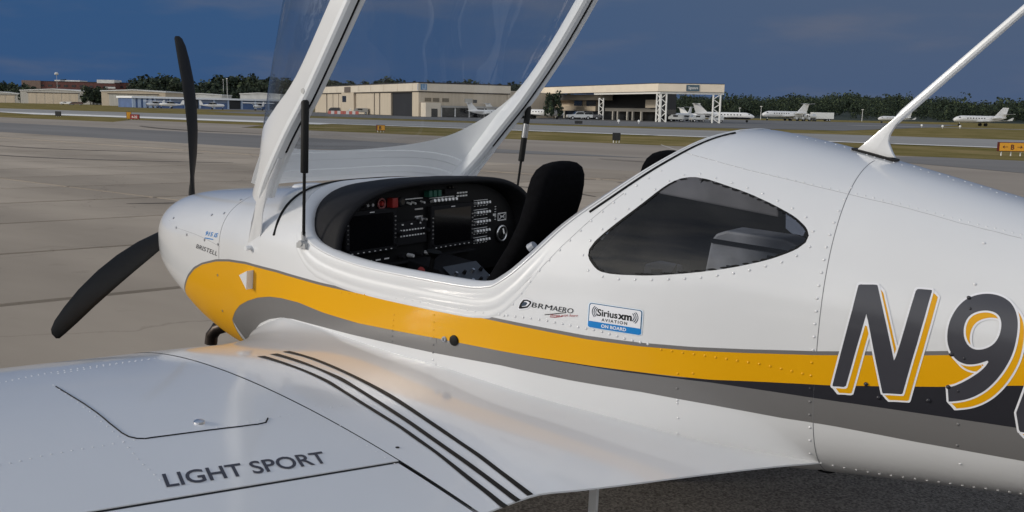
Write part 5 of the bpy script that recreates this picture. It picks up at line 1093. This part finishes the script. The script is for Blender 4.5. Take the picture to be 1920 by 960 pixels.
# wooded hill on the right: one far-off mass
hx = []
hu = curve([1180,1240,1300,1390,1430,1480,1530,1580,1640,1700,1760,1800,1860,1920,2050,2300],[188,191,188,187,191,188,184,182,187,188,191,196,201,204,209,216])
V_, F_, mi = [], [], []; rr = np.random.RandomState(5); NV = 0
HILLC = [(np.array(a), b, c) for a, b, c in (crown_mesh(40+j, 200, 1.2) for j in range(4))]
for k in range(1700):
    u = rr.uniform(1150, 2200); f = rr.uniform(0, 1)**.8; d = 560+f*640; top = rise(u, float(hu(u)), 1200); gz = f*(top-9.5); x, y = place(u, d); hh = (rr.uniform(6, 15) if f > .05 else rr.uniform(4, 8))*(.8+.3*math.sin(u*.013+f*9)*math.sin(u*.031))
    me_v, me_f, me_m = HILLC[k % 4]
    a = rr.uniform(0, 6.28); R_ = np.array([[math.cos(a), -math.sin(a), 0], [math.sin(a), math.cos(a), 0], [0, 0, 1]]); q = ((me_v-np.array((0, 0, .1)))*1.0)@R_.T*np.array((hh*.75, hh*.75, hh))*1.05
    n0 = NV
    V_.append(q+np.array((x, y, gz))); F_ += [tuple(i_+n0 for i_ in f_) for f_ in me_f]; mi += me_m; NV = n0+len(q)
me = bpy.data.meshes.new('wood'); me.from_pydata(np.concatenate(V_).tolist(), [], F_)
for m in M_leafs: me.materials.append(m)
me.polygons.foreach_set('material_index', mi)
wd = bpy.data.objects.new('wood', me); COL.objects.link(wd); props(wd, 'dense dark green wood covering the low hill on the right', 'wood', None, 'stuff')
uu = np.linspace(1100, 2300, 50); V_ = []
for u in uu:
    top = rise(u, float(hu(u)), 1200)
    for f in np.linspace(0, 1, 8): V_.append((*place(u, 540+f*660), f*(top-8)-.3))
    V_.append((*place(u, 1900), -5))
props(mesh('hill', V_, grid_faces(50, 9), M_leafs[0], smooth=True), kind='structure')
# low far tree line between the terminal and the hill, and behind everything
# unseen trees added beside the apron for paint and perspex to mirror
V_, F_, mi = [], [], []; NV = 0
for k in range(46):
    a = math.radians(15+185*k/45); R0 = rr.uniform(48, 66); hh = rr.uniform(7, 12.5); x, y = CAM[0]+R0*math.cos(a), CAM[1]+R0*math.sin(a); me_v, me_f, me_m = HILLC[k % 4]
    q = (me_v-np.array((0, 0, .12)))*np.array((hh*.8, hh*.8, hh))*1.05; V_.append(q+np.array((x, y, 0))); F_ += [tuple(i_+NV for i_ in f_) for f_ in me_f]; mi += me_m; NV += len(q)
me = bpy.data.meshes.new('unseen_tree_belt'); me.from_pydata(np.concatenate(V_).tolist(), [], F_)
for m in M_leafs: me.materials.append(m)
me.polygons.foreach_set('material_index', mi)
tb = bpy.data.objects.new('unseen_tree_belt', me); COL.objects.link(tb); props(tb, 'unseen belt of dark broadleaf trees added along the near side of the apron', 'trees', None, 'stuff')
# ---- jets
M_jet = mat('jet_white', (.74, .73, .71), .3, coat=.3)
M_jdk = mat('jet_dark_paint', (.015, .015, .02), .3, coat=.3)
def rev(prof, m, name, par, zc, n=14, y0=0, lo=None):
    V_ = [(x, y0+r*math.cos(2*math.pi*k/n), (zc(x) if callable(zc) else zc)+r*math.sin(2*math.pi*k/n)) for x, r in prof for k in range(n)]
    return mesh(name, V_, grid_faces(len(prof), n, wrap=True)+[tuple(range(n))[::-1]], m, par, smooth=True)
def plate(name, par, m, root, tip, th):
    """tapered wing-like solid: root and tip are (x_front, x_rear, y, z)"""
    V_ = []
    for (xf, xr, y, z), k in ((root, 1), (tip, .5)):
        c = xf-xr; V_ += [(xf, y, z), (xf-.3*c, y, z+th*k), (xr, y, z), (xf-.3*c, y, z-th*k)]
    mb = MB(); mb.add(V_, [(0, 1, 5, 4), (1, 2, 6, 5), (2, 3, 7, 6), (3, 0, 4, 7), (0, 3, 2, 1), (4, 5, 6, 7)]); return mb.build(name, m, par)
def fin(name, par, m, pts, th):
    mb = MB(); mb.prism(pts, 'y', -th, th); return mb.build(name, m, par)
def jet(u, d, turn, L, label, tail='t', two=None, group=None):
    x, y = place(u, d); J = empty('business_jet', (x, y, 0), turn, label, 'jet', group); R = L*.055; zc = R+L*.055
    prof = [(.5*L, .02*R), (.488*L, .35*R), (.46*L, .62*R), (.42*L, .84*R), (.36*L, .97*R), (.30*L, R), (-.14*L, R), (-.28*L, .82*R), (-.40*L, .5*R), (-.48*L, .18*R), (-.5*L, .06*R)]
    zf = lambda x_: zc+(-.30*R*max(0, (x_/L-.36)/.14)+.55*R*max(0, (-.14-x_/L)/.36))
    b = rev(prof, M_jet, 'fuselage', J, zf)
    if two: rev([(.47*L, .3*R), (.42*L, .80*R), (.30*L, .93*R), (-.14*L, .93*R), (-.3*L, .7*R), (-.4*L, .3*R)], two, 'painted_belly', J, lambda x_: zf(x_)-.17*R)
    for sd in (1, -1):
        plate('wing', J, M_jet, (.10*L, -.16*L, sd*.6*R, zc-.72*R), (-.10*L, -.19*L, sd*.47*L, zc-.3*R), .14*R)
        mb = MB(); mb.prism([(-.09*L-.0, zc-.3*R), (-.19*L, zc-.3*R), (-.215*L, zc+.5*R), (-.19*L, zc+.5*R)], 'y', sd*.47*L-.03, sd*.47*L+.03); mb.build('winglet', M_jet, J)
        mb = MB(); yo = sd*1.45*R; e_ = [(-.17*L, .30*R), (-.18*L, .40*R), (-.25*L, .42*R), (-.33*L, .25*R)]; rev(e_, M_jet, 'engine', J, zc+.5*R, 12, yo); rev([(-.1705*L, .29*R), (-.18*L, .28*R)], M_jdk, 'intake', J, zc+.5*R, 12, yo)
        plate('pylon', J, M_jet, (-.2*L, -.28*L, sd*.8*R, zc+.5*R), (-.2*L, -.28*L, sd*1.2*R, zc+.5*R), .06*R)
        for k in range(7): xx = .27*L-k*.052*L; mb = MB(); yy = sd*R*.995; mb.box(xx-.010*L, xx+.010*L, min(yy*.93, yy*1.0), max(yy*.93, yy*1.0), zc+.10*R, zc+.42*R); mb.build('cabin_window', M_jdk, J)
        mb = MB(); xx = .415*L; mb.add([(xx+.022*L, sd*.50*R, zc+.30*R), (xx-.012*L, sd*.86*R, zc+.26*R), (xx-.018*L, sd*.70*R, zc+.62*R), (xx+.006*L, sd*.40*R, zc+.62*R)], [(0, 1, 2, 3)]); mb.v = [(a*1.0, b_*1.02, c) for a, b_, c in mb.v]; mb.build('cockpit_window', M_jdk, J)
        mb = MB(); mb.tube([(-.06*L, sd*R*1.1, zc-.7*R), (-.06*L, sd*R*1.15, .35)], .09, 6); mb.build('gear_leg', M_steel, J); mb = MB(); mb.tube([(-.06*L, sd*R*1.15-.3, .42), (-.06*L, sd*R*1.15+.3, .42)], .42, 12); mb.build('wheel', M_rub, J)
    mb = MB(); mb.tube([(.37*L, 0, zc-.8*R), (.38*L, 0, .3)], .08, 6); mb.build('gear_leg', M_steel, J); mb = MB(); mb.tube([(.38*L, -.2, .3), (.38*L, .2, .3)], .3, 12); mb.build('wheel', M_rub, J)
    zt_ = zc+.5*R; top = zc+R+L*.135
    fin('tail_fin', J, M_jet, [(-.27*L, zt_+.3*R), (-.42*L, top), (-.52*L, top), (-.47*L, zt_)], .10*R)
    hz_ = top-.1*R if tail == 't' else zt_+.055*L
    for sd in (1, -1): plate('tailplane', J, M_jet, (-.42*L if tail == 't' else -.42*L, -.51*L, 0, hz_), (-.475*L, -.525*L, sd*.17*L, hz_+.1*R), .08*R)
    if tail == 't': rev([(-.39*L, .03*R), (-.42*L, .16*R), (-.52*L, .12*R), (-.54*L, .02*R)], M_jet, 'tail_bullet', J, hz_, 8)
    return J
HD = math.radians(-53.63)          # heading of the view
def jl(off): return HD+math.pi/2+math.radians(off)      # nose to the left of the view
def jr(off): return HD-math.pi/2+math.radians(off)
jet(1466, 345, jl(24), 21, 'white jet with a T-tail parked nose left, right of the terminal', 't')
jet(1832, 258, jl(14), 17.2, 'white jet with low tailplane taxiing on grass strip at far right', 'low')
jet(1672, 330, jl(20), 14.5, 'small white T-tail jet behind the whip antenna', 't')
jet(1352, 222, jr(-12), 14.0, 'jet with black belly paint parked nose right beside the last lattice column', 't', M_jdk)
jet(1276, 232, jl(60), 11.5, 'white jet half hidden beneath the terminal porch', 't'); jet(1306, 262, jl(150), 11.5, 'white jet seen end on behind the parked ground vehicles', 't')
jet(914, 206, jl(200), 10.5, 'white T-tail jet tail-on in front of the glass annex', 't'); jet(946, 211, jl(205), 10.5, 'white T-tail jet next to the annex, partly behind the canopy frame', 't'); jet(1000, 203, jr(-20), 12.5, 'white jet showing only its nose beside the canopy frame', 't')
# ---- small high-wing aeroplanes by the blue hangar row
def trainer(u, d, turn, label, s=1.0):
    T = empty('small_aeroplane', (*place(u, d), 0), turn, label, 'light plane', 'small planes by the blue hangars'); L = 8.0*s
    rev([(.5*L, .12), (.46*L, .42), (.32*L, .55), (.1*L, .62), (-.08*L, .55), (-.3*L, .28), (-.5*L, .1)], M_jet, 'fuselage', T, 1.35)
    mb = MB(); mb.prism([(.20*L, 1.8), (.12*L, 2.25), (-.08*L, 2.2), (-.16*L, 1.7)], 'y', -.5, .5); mb.build('cabin_glass', M_glz, T)
    mb = MB(); mb.add([(.14*L, -5.4, 2.35), (.14*L, 5.4, 2.35), (-.06*L, 5.4, 2.3), (-.06*L, -5.4, 2.3), (.10*L, -5.4, 2.5), (.10*L, 5.4, 2.5)], [(0, 1, 2, 3), (0, 4, 5, 1), (4, 3, 2, 5), (0, 3, 4), (1, 5, 2)]); mb.build('wing', M_jet, T)
    fin('tail_fin', T, M_jet, [(-.34*L, 1.5), (-.44*L, 2.9), (-.52*L, 2.9), (-.5*L, 1.4)], .06)
    for sd in (1, -1): plate('tailplane', T, M_jet, (-.40*L, -.50*L, 0, 1.5), (-.42*L, -.50*L, sd*1.7, 1.5), .05); mb = MB(); mb.tube([(.02*L, sd*.5, 1.0), (.0, sd*1.2, .3)], .06, 6); mb.build('gear_leg', M_steel, T); mb = MB(); mb.tube([(0, sd*1.2-.1, .28), (0, sd*1.2+.1, .28)], .28, 10); mb.build('wheel', M_rub, T); mb = MB(); mb.tube([(.05*L, sd*.5, 1.1), (.05*L, sd*2.6, 2.35)], .05, 5); mb.build('wing_strut', M_jet, T)
    mb = MB(); mb.tube([(.42*L, 0, 1.0), (.42*L, 0, .25)], .05, 6); mb.build('gear_leg', M_steel, T); mb = MB(); mb.tube([(.42*L, -.08, .25), (.42*L, .08, .25)], .25, 10); mb.build('wheel', M_rub, T); mb = MB(); mb.box(.5*L, .505*L, -.06, .06, .5, 2.2); mb.build('propeller', M_jdk, T)
trainer(316, 318, jl(15), 'white high-wing plane parked left of the upright propeller blade'); trainer(392, 315, jl(195), 'white high-wing plane just right of the upright propeller blade'); trainer(480, 308, jl(80), 'white plane beside the open canopy at the blue hangars', .9); trainer(286, 338, jl(60), 'white plane close against the left end bay of the blue hangars'); trainer(560, 300, jl(30), 'white plane glimpsed between canopy arm and beige hangar')
# ---- vehicles
M_car = mat('vehicle_white', (.72, .72, .70), .3, coat=.4)
def wheels(par, xs, hw, r=.38):
    for x in xs:
        for sd in (1, -1):
            mb = MB(); mb.tube([(x, sd*hw-.13, r), (x, sd*hw+.13, r)], r, 14); t = mb.build('wheel', M_rub, par); mb = MB(); mb.tube([(x, sd*hw-.14, r), (x, sd*hw+.14, r)], r*.55, 10); mb.build('rim', M_alu, t)
def pickup(u, d, turn, label, m):
    P = empty('pickup_truck', (*place(u, d), 0), turn, label, 'truck')
    mb = MB(); mb.prism([(2.7, .45), (2.75, .85), (2.6, 1.05), (1.35, 1.12), (.75, 1.75), (-.75, 1.78), (-.95, 1.15), (-2.75, 1.15), (-2.75, .5)], 'y', -.95, .95); mb.build('body', m, P, False, .06)
    for sd in (1, -1): mb = MB(); y = sd*.955; mb.prism([(1.15, 1.15), (.70, 1.66), (-.68, 1.68), (-.78, 1.16)], 'y', min(y, y*1.008), max(y, y*1.008)); mb.build('side_window', M_glz, P); mb = MB(); mb.box(2.68, 2.76, sd*.75-.15, sd*.75+.15, .72, .92); mb.build('headlight', M_alu, P)
    mb = MB(); mb.add([(1.32, -.8, 1.15), (1.32, .8, 1.15), (.80, .75, 1.72), (.80, -.75, 1.72)], [(0, 1, 2, 3)]); mb.v = [(x+.02, y, z+.02) for x, y, z in mb.v]; mb.build('windscreen', M_glz, P); wheels(P, (1.75, -1.7), .86)
pickup(1081, 204, jl(12), 'white pickup truck in front of the terminal', M_car); pickup(1099, 212, jl(0), 'dark pickup beside the white one in the shade of the terminal', mat('vehicle_grey', (.12, .12, .13), .3))
def tanker(u, d, turn, label):
    P = empty('fuel_truck', (*place(u, d), 0), turn, label, 'truck', 'fuel trucks in a row')
    mb = MB(); mb.box(-4, 4, -1.1, 1.1, .55, .8); mb.build('chassis', M_jdk, P)
    mb = MB(); mb.prism([(4.1, .6), (4.1, 1.6), (3.7, 2.6), (2.2, 2.6), (2.2, .6)], 'y', -1.15, 1.15); mb.build('cab', M_car, P, False, .08)
    mb = MB(); mb.prism([(4.12, 1.65), (3.75, 2.45), (3.7, 2.45), (4.07, 1.65)], 'y', -1, 1); mb.build('windscreen', M_glz, P)
    for sd in (1, -1): mb = MB(); y = sd*1.16; mb.prism([(3.85, 1.6), (3.6, 2.35), (2.5, 2.35), (2.5, 1.6)], 'y', min(y, y*1.01), max(y, y*1.01)); mb.build('side_window', M_glz, P)
    mb = MB(); n_ = 14; V_ = [(x, 1.15*k_*math.cos(2*math.pi*k/n_), 1.75+.95*k_*math.sin(2*math.pi*k/n_)) for x, k_ in ((2.0, .5), (1.9, .95), (-3.9, .95), (-4.0, .5)) for k in range(n_)]; mb.add(V_, grid_faces(4, n_, wrap=True)+[tuple(range(n_))[::-1], tuple(3*n_+k for k in range(n_))]); mb.build('tank', M_car, P, True)
    wheels(P, (3.0, -2.2, -3.2), 1.0, .5)
for k, (u, lb) in enumerate(((1490, 'white fuel truck nearest the parked T-tail jet'), (1502, 'white fuel truck second from the T-tail jet'), (1513, 'white fuel truck with its cab toward the long white trailer'))): tanker(u, 350+3*k, jl(50), lb)
TR = empty('box_trailer', (*place(1536, 362), 0), jl(5), 'long white box trailer right of the fuel trucks', 'trailer'); mb = MB(); mb.box(-4.2, 4.2, -1.2, 1.2, .9, 3.3); mb.build('box', M_car, TR, False, .05); mb = MB(); mb.box(-4, 4, -.5, .5, .6, .9); mb.build('chassis', M_jdk, TR); wheels(TR, (-2.6, -1.6, 3.2), 1.0, .45)
def cart(u, d, turn, label, l=3.2, m=M_car):
    P = empty('ground_cart', (*place(u, d), 0), turn, label, 'cart', 'ground carts by the parked jets'); mb = MB(); mb.prism([(l/2, .5), (l/2, 1.0), (l*.3, 1.5), (-l*.45, 1.55), (-l/2, .9), (-l/2, .5)], 'y', -.8, .8); mb.build('body', m, P, False, .06); mb = MB(); mb.box(-l*.1, l*.22, -.82, .82, 1.05, 1.4); mb.build('window', M_glz, P); wheels(P, (l*.33, -l*.33), .75, .3)
for u, d, lb in ((1262, 207, 'white cart beneath the porch by the corner lattice column'), (1283, 209, 'white cart in the middle of the parked ground vehicles'), (1302, 206, 'white cart at right of the ground vehicles before the dark-bellied jet'), (1338, 205, 'pale cart under the nose of the dark-bellied jet')): cart(u, d, jl(rng.uniform(-20, 20)), lb)
cart(671, 232, jl(10), 'grey tug in front of the long hangar by the red barriers', 3.6, M_gray); cart(622, 245, jl(0), 'dark tug by the red barriers near the far hangar doors', 3.0, M_jdk)
cart(660, 245, jl(0), 'pale cart parked against the office bay of the long hangar', 3.0, M_car); cart(138, 470, jl(0), 'brown covered cart at the far left grass edge', 6, mat('brown_tarp', (.10, .06, .05), .8)); cart(118, 480, jl(0), 'white cart with red stripe in front of the far grey hangar', 6, M_car)
M_bar = mat('barrier_red', (.50, .12, .09), .6); M_barw = mat('barrier_white', (.65, .6, .58), .6)
for u, lb in ((624, 'low red and white barrier, left one before the hangar'), (652, 'low red and white barrier, right one before the hangar')):
    P = empty('road_barrier', (*place(u, 228), 0), jl(0), lb, 'barrier')
    for k in range(5): mb = MB(); mb.prism([(-.25, 0), (.25, 0), (.1, .75), (-.1, .75)], 'x', -1.9+k*.76, -1.9+k*.76+.74); mb.build('block', M_bar if k % 2 == 0 else M_barw, P)
for k, u in enumerate((1391.5, 1394.8, 1398)):
    P = empty('white_tank', (*place(u, 420), 0), 0, 'small upright white tank in a row of three left of the T-tail jet', 'tank', 'three white tanks'); mb = MB(); mb.tube([(0, 0, 0), (0, 0, 1.6), (0, 0, 1.8)], [.35, .35, .2], 10); mb.build('tank_body', M_car, P, True)
for u, d, vt in ((421, 420, 148), (414, 600, 150), (1421, 420, 200), (1381, 430, 203), (1611, 430, 206), (103, 780, 140)):
    P = empty('light_mast', (*place(u, d), 0), 0, {421: 'pale light mast above the blue hangars right of the propeller', 414: 'thin mast among the trees right of the propeller', 1421: 'light mast at the nose of the parked T-tail jet', 1381: 'light mast right of the last lattice column', 1611: 'light mast on the grass left of the whip antenna', 103: 'water tower like mast with a pale ball top at far left'}[u], 'mast'); h = rise(u, vt, d); mb = MB(); mb.tube([(0, 0, 0), (0, 0, h)], [.16, .10], 6); mb.build('pole', M_ltgrey, P); mb = MB(); mb.box(-.5, .5, -.15, .15, h, h+.25); mb.build('lamp_head', M_ltgrey, P)
    if u == 103: mb = MB(); mb.tube([(0, 0, h-.6), (0, 0, h), (0, 0, h+1.2), (0, 0, h+1.9)], [.6, 1.5, 1.5, .5], 12); mb.build('ball_top', M_ltgrey, P, True)
# ---- airfield signs and lights
M_sgy = mat('sign_yellow', (.78, .36, .02), .5); M_sgk = mat('sign_black', (.012, .012, .012), .5); M_sgr = mat('sign_red', (.33, .03, .02), .5); M_dkred = mat('sign_frame_red', (.09, .012, .008), .5)
def sign(u, d, w, h, z0, label, face, turn=0, back=False, body=None, txt=None, tm=None):
    S_ = empty('taxiway_sign', (*place(u, d), -.05), HD+math.pi/2+turn, label, 'sign')       # local +x runs to the left of the view, -y... towards it
    f = 1
    mb = MB(); mb.box(-w/2, w/2, -.10, .10, z0, z0+h); mb.build('sign_box', M_sgk if back else (body or M_dkred), S_, False, .012)
    for k in (-.36, 0, .36): mb = MB(); mb.tube([(k*w, 0, 0), (k*w, 0, z0)], .03, 6); mb.build('leg', M_steel, S_)
    if not back:
        mb = MB(); mb.box(-w/2+.03, w/2-.03, .10, .115, z0+.03, z0+h-.03); mb.build('sign_face', face, S_)
        if txt:
            for body_, x0, x1, zb, zh in txt:
                u_, w_, f_ = text_mesh(body_, bold=.03); mesh('sign_text', [(-(x0+(x1-x0)*a), .118, zb+zh*b) for a, b in zip(u_, w_)], f_, tm or M_sgk, S_)
    return S_
S_ = sign(1896, 47, 1.34, .46, .22, 'yellow sign with B between two arrows on the grass', M_sgy, 0, False, M_dkred, [('B', -.085, .095, .32, .25)], M_dkred)
for sx_ in (1, -1):
    mb = MB(); mb.prism([(sx_*.24, .432), (sx_*.44, .432), (sx_*.44, .458), (sx_*.24, .458)], 'y', .115, .119); mb.build('arrow_shaft', M_dkred, S_)
    mb = MB(); mb.prism([(sx_*.50, .445), (sx_*.40, .525), (sx_*.40, .49), (sx_*.43, .445), (sx_*.40, .40), (sx_*.40, .365)], 'y', .115, .1195); mb.build('arrow_head', M_dkred, S_)
sign(708, 68, .62, .40, .12, 'yellow and black sign on the grass, left of the annex view through the canopy', M_sgy, .5, txt=[('B', -.16, .02, .2, .25)]); sign(882, 70, .50, .44, .10, 'small yellow and black sign on the grass below the glass annex', M_sgy, .6, txt=[('A', -.1, .1, .2, .25)])
sign(1152, 55, .46, .44, .14, 'black backed sign right of the gas strut on the grass', M_sgy, 0, True); sign(102, 108, .62, .55, .06, 'black backed sign at far left grass strip', M_sgy, 0, True); sign(1080, 135, 1.1, .42, .05, 'dark sign lying low on the taxiway edge before the terminal', M_sgy, 0, True); sign(560, 104, .55, .42, .1, 'dark sign beside the gas strut seen through the canopy', M_sgy, 0, True)
sign(235, 99, .5, .75, .05, 'yellow sign adjoining the red one left of the propeller', M_sgy, .3); sign(246, 98, .95, .5, .06, 'red holding sign with white characters left of the propeller', M_sgr, 0, txt=[('4-22', -.3, .3, .18, .24)], tm=M_wht)
for u, d, lb in ((1155, 150, 'white marker at taxiway edge before the terminal'), (1193, 152, 'small white marker left of the corner lattice column'), (1724, 190, 'white marker on grass right of the antenna'), (1763, 180, 'white marker on grass before the taxiing jet'), (1796, 185, 'white marker under the nose of the taxiing jet')):
    P = empty('edge_marker', (*place(u, d), -.05), 0, lb, 'marker'); mb = MB(); mb.tube([(0, 0, 0), (0, 0, .3)], .04, 6); mb.build('stem', M_steel, P); mb = MB(); mb.tube([(0, 0, .3), (0, 0, .55), (0, 0, .65)], [.2, .2, .1], 10); mb.build('head', M_car, P, True)
